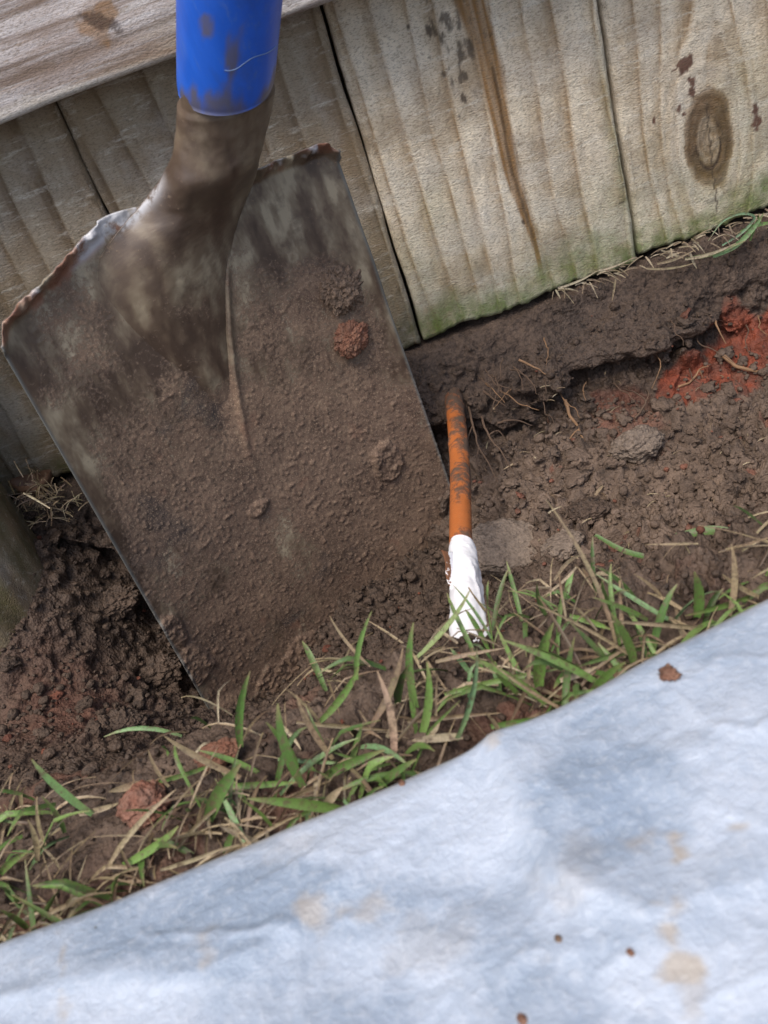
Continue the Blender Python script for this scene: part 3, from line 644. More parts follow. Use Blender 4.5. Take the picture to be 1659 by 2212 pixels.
# ------------------------------------------------------------------ clods, slab, stones
import bmesh
def ico(sub):
    bm = bmesh.new(); bmesh.ops.create_icosphere(bm, subdivisions=sub, radius=1); bm.verts.ensure_lookup_table()
    V = np.array([v.co[:] for v in bm.verts]); Fc = np.array([[v.index for v in f.verts] for f in bm.faces]); bm.free(); return V, Fc
def clod(label, c, rx, ry, rz, a1, a2, a3, seed, mat, red=0.0, flat=0.0, sub=6, name="soil_clod", rough=1.0, cat="soil clod"):
    V, Fc = ico(sub); s = min(rx, ry)
    Nn = V.copy()
    sizes = V * np.array([rx, ry, rz])
    d = .22 * fbm(V * 1.6 + seed, 3, 1000 + seed) + rough * (.20 * (clods(V + seed, .55, 1010 + seed) - .4) + .11 * (clods(V + seed, .24, 1020 + seed) - .4) + .05 * fbm(V * 9 + seed, 3, 1030))
    V = V * (1 + d)[:, None]
    if flat: V[:, 2] = np.where(V[:, 2] > flat, flat + (V[:, 2] - flat) * .12, V[:, 2])
    P = np.outer(V[:, 0] * rx, a1) + np.outer(V[:, 1] * ry, a2) + np.outer(V[:, 2] * rz, a3)
    r = np.clip(red + .5 * red * fbm(Nn * 2.5, 3, 1040 + seed), 0, 1)
    o = make(name, P, Fc, mat, attrs=dict(red=r)); o.location = tuple(c)
    return tag(o, label, cat)
EX, EY, EZ = np.eye(3)
c = on_blade(742, 622, .003)
clod("brown soil lump stuck high on the shovel blade above the reddish lump", c, .0125, .0135, .0055, BE, BD, BN, 3, MAT_CLOD, rough=1.5)
c = on_blade(758, 730, .003)
clod("small reddish soil lump stuck on the shovel blade under the brown lump", c, .0100, .0100, .0055, BE, BD, BN, 5, MAT_CLOD, red=.5, rough=1.4)
c = hit(1105, 1215); t3 = nrm(np.array([.05, -.45, 1])); t1 = nrm(np.cross(EY, t3)); t2 = np.cross(t3, t1)
clod("flat smooth slab of grey brown clay beside the white tape", c + np.array([.0, .004, .008]), .023, .017, .016, nrm(t1 - .45 * t2), nrm(t2 + .45 * t1), t3, 7, MAT_SLAB, flat=.35, rough=.45, name="clay_slab", cat="clay slab")
c = hit(1378, 975)
clod("rounded grey brown clod lying alone on the trench floor", c + np.array([0, 0, .005]), .0155, .011, .009, EX, EY, EZ, 9, MAT_SLAB, rough=.7)
c = hit(1270, 1105)
clod("low brown clod on the trench floor left of the curved grass blade", c, .0105, .009, .006, EX, EY, EZ, 11, MAT_SOIL)
c = hit(1215, 1180)
clod("angular brown clod touching the clay slab on its right", c, .011, .009, .007, EX, EY, EZ, 13, MAT_SLAB, rough=.8, flat=.6)
c = hit(322, 1745)
clod("pinkish red clay lump half buried in the grass", c + np.array([0, -.002, .004]), .0085, .008, .0065, EX, EY, EZ, 15, MAT_SLAB, red=.55, rough=.6)
c = hit(480, 1640)
clod("flat orange brown crumb of clay at the foot of the shovel's left corner", c + np.array([0, 0, .003]), .008, .005, .004, EX, EY, EZ, 17, MAT_CLOD, red=.5)
for i, (px, py, s, lab) in enumerate(((245, 1290, .016, "dark soil lump between the post and the shovel edge"), (330, 1440, .017, "dark soil lump in the hollow left of the shovel's lower edge"),
                                      (250, 1560, .014, "dark soil lump lying nearest the grass left of the shovel"))):
    c = hit(px, py); clod(lab, c - np.array([0, 0, .004]), s, s * .8, s * .6, EX, EY, EZ, 21 + i, MAT_SOIL, rough=1.1)

# crumbs scattered over soil: nobody could count them
def crumbs():
    V0, F0 = ico(2); Vs, Fs, reds = [], [], []
    n = 0
    for i in range(9000):
        x = rng.uniform(-.3, .38); y = rng.uniform(-.335, -.012)
        if rng.random() < .4: y = rng.uniform(-.2, -.03)
        s = .0006 + .0013 * rng.random() ** 2 + (.0020 if rng.random() < .05 else 0)
        if -.24 < y < -.2 and rng.random() < .5: continue
        z = gz(x, y)
        k = rng.integers(0, 1000)
        V = V0 * (1 + .28 * (rng.random(len(V0)) - .5))[:, None] * np.array([1, rng.uniform(.6, 1), rng.uniform(.5, .9)]) * s
        a = rng.uniform(0, 6.3); c, t = math.cos(a), math.sin(a)
        V = np.stack([V[:, 0] * c - V[:, 1] * t, V[:, 0] * t + V[:, 1] * c, V[:, 2]], 1) + np.array([x, y, z + s * .25])
        Vs.append(V); Fs.append(F0 + n); n += len(V)
        rd = .45 if rng.random() < .02 else 0
        if x > .27 and y > -.12 and rng.random() < .4: rd = .7
        reds.append(np.full(len(V), rd))
    V3, F3 = ico(3)
    for i in range(430):
        x = rng.uniform(-.22, .38); y = rng.uniform(-.215, -.03)
        if x < .03 and rng.random() < .5: continue
        sz = rng.uniform(.0022, .0062) * (1 if rng.random() < .8 else 1.5); q_ = V3 + rng.uniform(0, 99)
        dd = .48 * fbm(q_ * 1.3, 3, 1300) + .6 * (clods(q_, .8, 1310) - .4) + .12 * fbm(q_ * 6, 2, 1320)
        V = V3 * (1 + dd)[:, None] * np.array([1, rng.uniform(.6, 1), rng.uniform(.35, .7)]) * sz
        if rng.random() < .3: V[:, 2] = np.minimum(V[:, 2], sz * .25)
        a = rng.uniform(0, 6.3); c, t = math.cos(a), math.sin(a)
        V = np.stack([V[:, 0] * c - V[:, 1] * t, V[:, 0] * t + V[:, 1] * c, V[:, 2] + .3 * V[:, 0] * rng.normal()], 1) + np.array([x, y, gz(x, y) - sz * .05])
        Vs.append(V); Fs.append(F3 + n); n += len(V); reds.append(np.full(len(V), .35 if rng.random() < .05 else 0))
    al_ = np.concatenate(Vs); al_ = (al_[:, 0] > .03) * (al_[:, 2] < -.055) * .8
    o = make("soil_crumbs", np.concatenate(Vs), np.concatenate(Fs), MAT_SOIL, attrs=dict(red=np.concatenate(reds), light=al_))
    tag(o, "loose soil crumbs strewn over the trench and bank", "crumbs", kind='stuff')
crumbs()

# ------------------------------------------------------------------ orange conduit with taped end
def conduit():
    p0 = at(974, 845, y=-.012); p1 = at(990, 1000, D=.470); p2 = at(998, 1150, D=.408); p3 = at(1006, 1290, D=.370); p4 = at(1012, 1402, D=.341)
    back = p0 + (p0 - p1) * .5
    C = catmull([back, p0, p1, p2, p3], 24); r = np.full(len(C), .0053)
    C[:, 0] += .0012 * np.sin(np.linspace(0, 5, len(C)))
    V, Fc, ang, row = sweep(C, r, r, EX, 40)
    V = V + .0
    Nn = V - C[row]; Nn /= np.linalg.norm(Nn, axis=1)[:, None]
    a = M("orange_plastic", .42, .5)
    n1 = a.noise(210, 6, .72, dist=.3); n2 = a.noise(90, 4, .6)
    c = a.mix(n2, (.37, .105, .026), (.50, .155, .042))
    dm = a.math('ADD', a.attr("mud"), a.math('MULTIPLY', a.math('SUBTRACT', n1, .5), 1.5)); mf = a.ramp(dm, [(.40, 0), (.50, .55), (.66, 1)])
    c = a.mix(mf, c, a.mix(n1, (.045, .03, .022), (.12, .08, .055)))
    c = a.mix(a.ramp(a.noise(500, 4, .7), [(.5, 0), (.75, .45)]), c, (.30, .12, .05))
    a.col(c); a.rough(a.math('ADD', a.math('MULTIPLY', mf, .45), .35)); a.bump(a.math('ADD', mf, n1), .6, .0007)
    t = row / row.max()
    mud = np.clip(.56 - .30 * t + .5 * fbm(V / .012, 3, 1100) + .10 * np.cos(ang), 0, 1)
    V = V + Nn * (.0006 * sstep(.45, .6, mud) * (.5 + fbm(V / .003, 2, 1110)))[:, None]
    root = empty("orange_conduit", p3)
    tag(root, "orange plastic conduit stub poking out of the soil with white tape round its end", "conduit")
    keep(make("pipe", V, Fc, a.m, attrs=dict(mud=mud)), root)
    # tape
    C = catmull([at(999, 1180, D=.399), at(1002, 1225, D=.386), at(1007, 1310, D=.3625), at(1013, 1425, D=.334)], 26); tk = np.linspace(0, 1, len(C))
    ra = np.interp(tk, [0, .08, .5, .85, 1], [.0058, .0062, .0066, .0072, .0066]); rb = np.interp(tk, [0, .5, .9, 1], [.0058, .0061, .0056, .0036])
    V, Fc, ang, row = sweep(C, ra, rb, EX, 64)
    Nn = V - C[row]; Nn /= np.linalg.norm(Nn, axis=1)[:, None]
    tt = tk[row]
    fold = .0011 * np.exp(-((np.mod(ang - (2.2 + 1.2 * tt), 2 * np.pi) - np.pi) / .16) ** 2) * sstep(.05, .25, tt)
    fold += .0007 * np.exp(-((np.mod(ang - (4.6 - 1.6 * tt), 2 * np.pi) - np.pi) / .12) ** 2) * sstep(.3, .5, tt)
    cr = .0006 * fbm(V / .006, 3, 1120) + .0003 * fbm(V / .002, 2, 1121)
    V = V + Nn * (fold + cr)[:, None]
    T0 = nrm(C[1] - C[0]); V = V + np.outer(.0016 * np.sin(ang * 1 + 2.4) * sstep(.12, 0, tt), T0)
    b = M("white_tape", .38, .5)
    sp = b.noise(330, 4, .75, dist=.3); big = b.noise(75, 4, .65)
    m1 = b.math('ADD', b.attr("mud"), b.math('MULTIPLY', b.math('SUBTRACT', sp, .5), 1.6)); mf = b.ramp(m1, [(.62, 0), (.70, 1)])
    c = b.mix(b.ramp(big, [(.4, 0), (.8, .35)]), (.80, .80, .83), (.62, .60, .60))
    c = b.mix(mf, c, b.mix(big, (.22, .08, .035), (.10, .055, .03)))
    b.col(c); b.bump(b.math('ADD', sp, mf), .22, .0006)
    mud = np.clip(.12 + .55 * sstep(.72, 1.0, tt) * (.4 + .6 * np.cos(ang - np.pi)) + .28 * fbm(V / .01, 3, 1130) + .25 * sstep(.93, 1, tt), 0, 1)
    n0 = len(V); Vc = np.concatenate([V, [C[-1]]])
    caps = [((len(C) - 1) * 64 + i, (len(C) - 1) * 64 + (i + 1) % 64, n0) for i in range(64)]
    w = keep(make("tape_wrap", Vc, [tuple(map(int, f)) for f in Fc] + caps, b.m, attrs=dict(mud=np.append(mud, .6))), root)
    # loose flap peeling off on the left
    rows = []; md = []
    for i, tq in enumerate(np.linspace(0, 1, 24)):
        a0 = at(978 + 8 * tq, 1192 + 108 * tq, D=.388 - .022 * tq)
        a1 = at(952 + 28 * tq + 3 * math.sin(tq * 9), 1188 + 116 * tq, D=.384 - .020 * tq)
        for s_ in np.linspace(0, 1, 8):
            p = a0 * (1 - s_) + a1 * s_ + BN * .0012 * math.sin(s_ * 3) ; rows.append(p); md.append(.15 + .55 * (s_ > .5) * (1 - tq) + .3 * s_)
    V = np.array(rows); f = grid_faces(24, 8); n1_ = len(V); V2 = V - np.array([0, -.0004, 0])
    ringi = np.concatenate([np.arange(8), np.arange(1, 24) * 8 + 7, 23 * 8 + np.arange(6, -1, -1), np.arange(22, 0, -1) * 8])
    rim = np.stack([ringi, ringi + n1_, np.roll(ringi, -1) + n1_, np.roll(ringi, -1)], 1)
    o = make("tape_flap", np.concatenate([V, V2]), np.concatenate([f, f[:, ::-1] + n1_, rim]), b.m, attrs=dict(mud=np.array(md + md)))
    o.parent = w
conduit()

# ------------------------------------------------------------------ plastic sheet in the foreground
def sheet():
    E = [(-260, 2140), (0, 2008), (250, 1916), (480, 1818), (700, 1726), (880, 1650), (1000, 1606), (1062, 1572), (1200, 1500), (1400, 1398), (1659, 1262), (1950, 1110)]
    Z0 = .026
    EP = np.array([at(px, py, z=Z0) for px, py in E])
    xs = np.linspace(-.30, .30, 420); ye = np.interp(xs, EP[:, 0], EP[:, 1])
    for _ in range(6): ye[1:-1] = .25 * ye[:-2] + .5 * ye[1:-1] + .25 * ye[2:]
    # lengthen beyond what is seen
    xo = np.cumsum(.002 * 1.15 ** np.arange(1, 34)); xs2 = np.concatenate([xs[0] - xo[::-1], xs, xs[-1] + xo]); ye = np.concatenate([np.full(33, ye[0]), ye, np.full(33, ye[-1])])
    # profile: tucked under, round the fold, then over the top towards the viewer
    prof = []
    R = .008
    for t in np.linspace(0, 1, 10, endpoint=False): prof.append((-.05 + .05 * t - R, -2 * R))
    for a in np.linspace(-math.pi / 2, math.pi / 2, 26, endpoint=False): prof.append((-R + R * math.cos(a), -R + R * math.sin(a)))
    for t in np.concatenate([np.linspace(0, .20, 260), np.linspace(.205, .55, 30)]): prof.append((-R - t, 0.0))
    prof = np.array(prof); nr, nc = len(prof), len(xs2)
    x = np.tile(xs2, nr); dy = np.repeat(prof[:, 0], nc); dz = np.repeat(prof[:, 1], nc)
    y = np.tile(ye, nr) + dy; z = Z0 + dz
    top = (np.repeat(np.arange(nr), nc) > 22)
    P = np.stack([x, y, x * 0], 1)
    dist = -dy
    k = sstep(.0, .03, dist)
    z = z + k * (.0022 * fbm(P / .09, 3, 1200) + .0013 * fbm(P / .025, 3, 1210) + .0004 * fbm(P / .006, 2, 1220) + .0008 * np.clip(1 - np.abs(fbm(P / .035, 3, 1225)) * 9, 0, 1) + .0004 * np.clip(1 - np.abs(fbm(P / .014, 3, 1226)) * 7, 0, 1)) + .0010 * fbm(P / .03, 2, 1230) * (1 - k)
    z = z - .02 * sstep(.0, .25, dist) * 0
    def crease(pl, wdt, hgt, sharp=1.0):
        nonlocal z
        pts = np.array([at(px, py, z=Z0)[:2] for px, py in pl]); best = np.full(len(x), 9.0); side = np.zeros(len(x))
        for a, b in zip(pts[:-1], pts[1:]):
            ab = b - a; L = ab @ ab; t = np.clip(((x - a[0]) * ab[0] + (y - a[1]) * ab[1]) / L, 0, 1)
            dx_ = x - a[0] - t * ab[0]; dy_ = y - a[1] - t * ab[1]; d_ = np.hypot(dx_, dy_); lt = d_ < best
            best = np.where(lt, d_, best); side = np.where(lt, np.sign(ab[0] * dy_ - ab[1] * dx_), side)
        w = np.where(side > 0, wdt, wdt * .35 if sharp > 1 else wdt)
        z = z + .55 * hgt * np.exp(-np.abs(best / w) ** 1.3) * sstep(-.001, .006, dist)
    crease([(1060, 1592), (1110, 1680), (1150, 1790), (1210, 1900)], .010, .005, 2)
    crease([(1055, 1595), (960, 1680), (830, 1760), (700, 1830)], .012, .003, 2)
    crease([(1240, 1720), (1420, 1660), (1620, 1560)], .013, .0035)
    crease([(0, 2170), (250, 2110), (420, 2120), (560, 2060), (760, 1900)], .012, .004, 2)
    crease([(900, 2212), (860, 2080), (960, 1960), (1120, 1900)], .014, -.003)
    crease([(1250, 1930), (1400, 1980), (1659, 1900)], .012, .0035, 2)
    crease([(1180, 2212), (1200, 2060), (1400, 2040), (1659, 2120)], .012, .003)
    crease([(560, 1815), (760, 1800), (900, 1740)], .010, -.0022)
    px, py = proj(np.stack([x, y, z], 1)); vis = (px > -400) & (px < 2100)
    q = np.stack([px / 60, py / 60, px * 0], 1); st = np.zeros(len(x)); ds = np.zeros(len(x))
    nz1 = 1.3 * fbm(P / .008, 5, 1240, .62)
    for (cx, cy, rx, ry, aa) in ((1465, 1850, 22, 40, .8), (1470, 1950, 38, 60, .6), (1450, 2010, 28, 24, .7), (1480, 2090, 40, 24, .75), (1500, 2170, 26, 60, .35), (650, 1945, 36, 42, .55), (770, 1975, 60, 35, .4),
                                 (445, 2065, 24, 40, .4), (135, 2080, 14, 110, .6), (1370, 1830, 50, 24, .4), (1590, 1785, 30, 12, .6), (900, 2050, 120, 50, .2), (1420, 1950, 24, 12, .5), (1240, 1900, 90, 100, .2), (600, 1830, 60, 40, .15), (1180, 2080, 60, 40, .2), (1062, 1596, 14, 14, .5)):
        st = np.maximum(st, .8 * aa * sstep(1.1, .2, np.sqrt(((px - cx) / rx) ** 2 + ((py - cy) / ry) ** 2) * .75 + 1.3 * nz1 + .15))
    st = np.maximum(st, .45 * np.exp(-((dist - .001) / .003) ** 2) * top + .2 * (~top))
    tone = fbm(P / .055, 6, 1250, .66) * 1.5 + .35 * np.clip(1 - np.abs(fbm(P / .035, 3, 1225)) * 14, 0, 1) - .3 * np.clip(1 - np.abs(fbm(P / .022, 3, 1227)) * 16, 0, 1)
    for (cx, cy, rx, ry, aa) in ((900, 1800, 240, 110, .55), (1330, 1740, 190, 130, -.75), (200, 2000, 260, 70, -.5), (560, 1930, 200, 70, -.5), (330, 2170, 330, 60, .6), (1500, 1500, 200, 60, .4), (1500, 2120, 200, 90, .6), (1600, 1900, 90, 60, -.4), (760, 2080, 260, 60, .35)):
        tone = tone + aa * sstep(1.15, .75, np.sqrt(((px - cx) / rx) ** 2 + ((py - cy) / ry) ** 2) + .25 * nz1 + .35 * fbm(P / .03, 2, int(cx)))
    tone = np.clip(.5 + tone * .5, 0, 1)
    V = np.stack([x, y, z], 1)
    a = M("milky_plastic", .35, .5)
    f = a.noise(420, 4, .7); g = a.noise(46, 6, .62, dist=.5)
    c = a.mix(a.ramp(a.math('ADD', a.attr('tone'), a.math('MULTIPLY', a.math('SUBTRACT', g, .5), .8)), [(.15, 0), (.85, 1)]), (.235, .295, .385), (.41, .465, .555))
    c = a.mix(a.ramp(f, [(.5, 0), (.75, .4)]), c, (.58, .61, .66))
    c = a.mix(a.attr("stain"), c, (.36, .27, .16))
    a.col(c); a.bump(a.math('ADD', f, a.math('MULTIPLY', g, 1.5)), .55, .0014)
    a.rough(a.ramp(f, [(.3, .28), (.7, .5)]))
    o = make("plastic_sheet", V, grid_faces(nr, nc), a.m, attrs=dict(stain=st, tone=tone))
    tag(o, "milky white stained plastic sheet folded over along the foreground", "plastic sheet")
    return V
SV = sheet()
def sheet_z(x, y):
    i = np.argmin((SV[:, 0] - x) ** 2 + (SV[:, 1] - y) ** 2 + (SV[:, 2] < .018)); return SV[i, 2]
for (px, py, s, lab) in ((1445, 1450, .0024, "tuft of brown dried mud on the sheet's edge at the right"), (1205, 2025, .0008, "dark speck of dirt alone in the middle of the sheet"), (1125, 2195, .0010, "dark reddish crumb lowest on the sheet"), (1362, 2058, .0007, "small brown crumb on the sheet between the dark speck and the stain"), (862, 1678, .0009, "dark crumb sitting on the sheet's folded edge")):
    p = at(px, py, z=.028); z = sheet_z(p[0], p[1])
    clod(lab, (p[0], p[1], z + s * .3), s, s * 1.3, s * .6, nrm(EX + .4 * EY), nrm(EY - .4 * EX), EZ, 40 + int(px) % 7, MAT_CLOD, red=.35 if px != 1205 else 0, sub=4, rough=2.2 if px == 1445 else 1, name="dirt_crumb", cat="dirt crumb")

# ------------------------------------------------------------------ grass
class Blades:
    def __init__(s): s.V = []; s.F = []; s.c = []; s.t = []; s.n = 0
    def add(s, C, w, shade, up=None, fold=.25, seg=None):
        C = np.asarray(C); k = len(C); T = np.gradient(C, axis=0); T /= np.linalg.norm(T, axis=1)[:, None] + 1e-9
        up = np.array([0, -.6, .8]) if up is None else up
        tt = np.linspace(0, 1, k)
        for i in range(k):
            sd_ = np.cross(T[i], up); L = np.linalg.norm(sd_); sd_ = sd_ / L if L > 1e-3 else EX
            nn = np.cross(sd_, T[i]); hw = w[i] / 2
            s.V += [C[i] - sd_ * hw, C[i] + nn * (-hw * fold * 2), C[i] + sd_ * hw]
            s.c += [shade] * 3; s.t += [tt[i]] * 3
        for i in range(k - 1):
            b = s.n + i * 3
            s.F += [(b, b + 1, b + 4, b + 3), (b + 1, b + 2, b + 5, b + 4)]
        s.n += 3 * k
    def build(s, name, mat): return make(name, np.array(s.V), s.F, mat, attrs=dict(shade=s.c, tt=s.t))
def grass_mat(name, stops, dirt):
    a = M(name, .5, .4)
    c = a.ramp(a.attr("shade"), stops)
    n = a.noise(500, 4, .65, dist=.4); st = a.noise(1500, 2, .5, (1, 1, 1))
    c = a.mix(a.ramp(a.noise(60, 3), [(.4, 0), (.65, .3)]), c, (.20, .23, .09)); c = a.mix(a.ramp(n, [(.50, 0), (.64, .8)]), c, dirt)
    c = a.mix(a.ramp(st, [(.4, .25), (.6, 0)]), c, tuple(.5 * x for x in dirt))
    c = a.mix(a.math('MULTIPLY', a.ramp(a.attr("tt"), [(.75, 0), (1, 1)]), .5), c, (.30, .22, .12))
    a.col(c); a.bump(st, .3, .0005); a.b.inputs["Subsurface Weight"].default_value = 0
    return a.m
GM = grass_mat("green_grass_blades", [(0, (.035, .075, .018)), (.35, (.07, .155, .032)), (.7, (.15, .27, .06)), (.9, (.16, .29, .16)), (1, (.32, .34, .08))], (.12, .085, .055))
SM = grass_mat("dry_straw", [(0, (.085, .052, .035)), (.35, (.19, .125, .08)), (.7, (.35, .26, .165)), (.9, (.46, .38, .27)), (1, (.36, .16, .14))], (.10, .065, .045))
green, straw = Blades(), Blades()
def arc(p, q, bow, k=9, side=None):
    p = np.asarray(p); q = np.asarray(q); t = np.linspace(0, 1, k)[:, None]; L = np.linalg.norm(q - p)
    b = np.array([0, 0, 1.0]) * bow * L if side is None else side * bow * L
    return p + (q - p) * t + b * (4 * t * (1 - t))
def width(k, w, tip=.15): 
    t = np.linspace(0, 1, k); return w * (np.minimum(1, .65 + 1.4 * t) * np.clip(1.12 - t ** 3, tip, 1))
def pxblade(B, x0, y0, x1, y1, wp, shade, dlift=.01, bow=.06, tip=.15, side=None, z0=.002):
    """one named blade of the photo: rooted on the bank, its tip lifted towards the viewer"""
    p = at(x0, y0, z=z0) if side is None else at(x0, y0, z=z0)
    D = (p - CAM) @ fwd; q = at(x1, y1, D=D - dlift)
    w = wp / F * D
    b = rng.normal(size=3); 
    B.add(arc(p, q, bow * rng.choice([-1, 1]), 10, ri), width(10, w, tip), shade, up=nrm(-fwd + .6 * rng.normal(size=3) * .5))
G = green; T_ = straw
for a in [  # x0,y0 (root) x1,y1 (tip) width shade
    (520, 1615, 540, 1450, 18, .42), (905, 1605, 922, 1430, 18, .62), (900, 1530, 893, 1345, 17, .45), (1165, 1485, 1195, 1345, 30, .66),
    (655, 1700, 600, 1520, 26, .35), (450, 1775, 520, 1650, 30, .38), (740, 1750, 535, 1725, 24, .62), (690, 1560, 775, 1440, 16, .60), (770, 1470, 803, 1320, 12, .72),
    (985, 1600, 1030, 1400, 14, .86), (1180, 1520, 1010, 1415, 17, .70), (1300, 1480, 1080, 1380, 16, .72), (1270, 1460, 1140, 1395, 14, .5), (1060, 1570, 1260, 1545, 16, .45),
    (200, 1760, 68, 1640, 20, .78), (265, 1870, 385, 1785, 18, .68), (590, 1790, 520, 1725, 10, .7), (640, 1660, 575, 1560, 20, .4), (860, 1520, 880, 1440, 22, .3),
    (1505, 1335, 1500, 1235, 22, .45), (1370, 1440, 1320, 1325, 20, .40), (1450, 1420, 1560, 1360, 16, .6), (1230, 1330, 1320, 1360, 14, .7), (1400, 1340, 1280, 1290, 12, .5),
    (1620, 1290, 1480, 1330, 14, .55), (900, 1420, 1015, 1275, 12, .95), (960, 1500, 1230, 1440, 12, .6), (700, 1680, 830, 1620, 22, .4), (1560, 1350, 1650, 1300, 12, .45),
    (480, 1700, 640, 1690, 14, .55), (0, 1890, 60, 1840, 16, .6), (50, 1960, 0, 1915, 14, .62), (60, 2008, 0, 1965, 14, .55), (140, 1800, 90, 1720, 12, .3), (820, 1700, 900, 1640, 18, .35), (1390, 1400, 1250, 1440, 14, .75),
    (600, 1640, 760, 1650, 10, .8), (340, 1690, 460, 1650, 12, .4), (1120, 1500, 1060, 1420, 14, .55), (1330, 1330, 1300, 1250, 10, .35), (1180, 1330, 1160, 1260, 12, .2)]:
    pxblade(G, *a)
for a in [
    (850, 1640, 815, 1450, 17, .95), (800, 1570, 870, 1400, 16, .35), (720, 1640, 640, 1500, 14, .5), (800, 1440, 712, 1330, 7, .7), (690, 1560, 620, 1490, 8, .6), (1380, 1430, 1145, 1300, 9, .72),
    (1330, 1390, 1180, 1080, 10, .5), (1575, 1330, 1580, 1175, 14, .62), (1145, 1500, 1155, 1390, 9, .72), (235, 1870, 380, 1705, 12, .75), (170, 1760, 255, 1735, 13, .78), (345, 1880, 480, 1832, 11, .9), (80, 1860, 60, 1770, 13, .6),
    (100, 1830, 80, 1720, 9, .62), (130, 1880, 90, 1830, 12, .8), (365, 1700, 320, 1620, 9, .62), (330, 1690, 235, 1710, 18, .7), (520, 1680, 355, 1590, 16, .55), (560, 1820, 470, 1780, 12, .85), (1080, 1590, 1050, 1540, 10, .75),
    (1270, 1560, 1060, 1430, 8, .6), (1240, 1470, 1300, 1530, 12, .85), (1540, 1360, 1290, 1340, 13, .8), (1640, 1290, 1560, 1240, 12, .65), (1210, 1470, 1290, 1440, 14, .88), (900, 1620, 950, 1560, 12, .85), (1000, 1590, 890, 1600, 18, .88),
    (600, 1560, 650, 1620, 9, .8), (880, 1560, 1080, 1540, 10, .4), (640, 1560, 870, 1580, 10, .42), (1430, 1290, 1370, 1240, 8, .6), (1245, 1225, 1170, 1290, 6, .8), (700, 1750, 740, 1700, 20, .82), (940, 1430, 1090, 1400, 10, .5)]:
    pxblade(T_, *a, dlift=.006)
# random growth of the bank
def scatter(B, n, dry):
    for i in range(n):
        x = rng.uniform(-.36, .42); y = rng.uniform(-.350, -.245) if rng.random() < .7 else rng.uniform(-.34, -.29)
        if vnoise(np.array([[x / .03, y / .03, 3.0]]), 77)[0] < (.05 if x < -.08 else -.15) and rng.random() < .85: continue
        z = gz(x, y); L = rng.uniform(.008, .028) if dry else rng.uniform(.012, .034)
        az = rng.uniform(0, 2 * math.pi); el = rng.uniform(-.1, .45) if dry else rng.uniform(.05, 1.1)
        dr = np.array([math.cos(az) * math.cos(el), math.sin(az) * math.cos(el), math.sin(el)])
        p = np.array([x, y, z + .0005 + (.004 * rng.random() if dry else 0)]); q = p + dr * L
        if y > -.262 and q[2] > z + .016: q[2] = z + .016
        w = rng.uniform(.0004, .0014) if dry else rng.uniform(.0010, .0025)
        C = arc(p, q, rng.uniform(.02, .2), 7); C += (rng.normal(size=3) * L * .08)[None] * np.linspace(0, 1, 7)[:, None] ** 2
        if rng.random() < .25: C[4:] += (C[4] - C[3]) * 0 + np.array([0, 0, -L * .10]) * np.arange(1, 4)[:, None]
        B.add(C, width(7, w, .5 if dry and rng.random() < .6 else .12), rng.uniform(0, .85) if dry else rng.uniform(.05, .85), up=nrm(np.array([0, -.4, .9]) + .5 * rng.normal(size=3)))
scatter(green, 780, False); scatter(straw, 2100, True)
# straw bits caught at the fence foot
def fence_bits():
    for i in range(85):
        px = rng.uniform(1190, 1660); fy = 740 - (px - 890) * .3705
        p = at(px, fy + rng.uniform(-6, 34) * (px - 1100) / 500, y=-.010 - .010 * rng.random())
        az = rng.normal() * 1.2; L = rng.uniform(.003, .012)
        q = p + np.array([math.cos(az) * L, -abs(math.sin(az)) * L * .5, math.sin(az) * L * .6 - .002])
        straw.add(arc(p, q, .08, 6), width(6, rng.uniform(.0005, .0013), .5), rng.uniform(.3, .92), up=nrm(np.array([0, -1, .4])))
    for (a, b, w, s) in (((1205, 622), (1290, 585), 5, .9), ((1290, 585), (1370, 555), 4, .85), ((1480, 560), (1590, 525), 7, .8), ((1420, 570), (1500, 540), 6, .5), ((1330, 600), (1322, 650), 5, .7), ((1490, 545), (1505, 580), 6, .9), ((1395, 580), (1500, 568), 5, .6)):
        straw.add(arc(at(*a, y=-.02), at(*b, y=-.02), .05, 8, di), width(8, w / F * .5, .3), s, up=nrm(np.array([0, -1, .4])))
fence_bits()
# dark litter at the fence foot behind the post
for i in range(170):
    px, py = rng.normal(95, 34), rng.normal(1078, 22)
    p = at(px, py, y=-.03 - .02 * rng.random()); v = rng.normal(size=3); v[1] *= .3; v = nrm(v) * rng.uniform(.003, .012)
    straw.add(arc(p, p + v, .1, 5), width(5, rng.uniform(.0004, .0009), .5), rng.choice([.0, .05, .1, .3, .9], p=[.4, .25, .15, .15, .05]), up=nrm(np.array([0, -1, .4])))
straw.add(arc(at(50, 1065, y=-.05), at(108, 1098, y=-.06), .03, 6), width(6, .0012, .6), .85, up=nrm(np.array([0, -1, .4])))
# stray bits on the trench floor and blade
for i in range(60):
    px, py = rng.uniform(1050, 1650), rng.uniform(800, 1260); p = hit(px, py); az = rng.uniform(0, 6.3); L = rng.uniform(.002, .009)
    straw.add(arc(p + EZ * .001, p + np.array([math.cos(az) * L, math.sin(az) * L, .0015]), .1, 5), width(5, rng.uniform(.0003, .0008), .5), rng.uniform(.2, .9))
for (a, b, w, s) in (((1305, 1055), (1280, 1090), 7, .7), ((1200, 1262), (1270, 1205), 7, .75), ((1275, 1252), (1340, 1258), 9, .85), ((1180, 1120), (1215, 1100), 4, .9), ((1120, 1005), (1090, 1020), 4, .7), ((1480, 1330), (1400, 1290), 6, .7)):
    p = hit(*a); q = hit(*b); straw.add(arc(p + EZ * .002, q + EZ * .002, .06, 8), width(8, w / F * .45, .4), s)
o = green.build("grass", GM); tag(o, "short green grass along the near edge of the trench", "grass", kind='stuff')
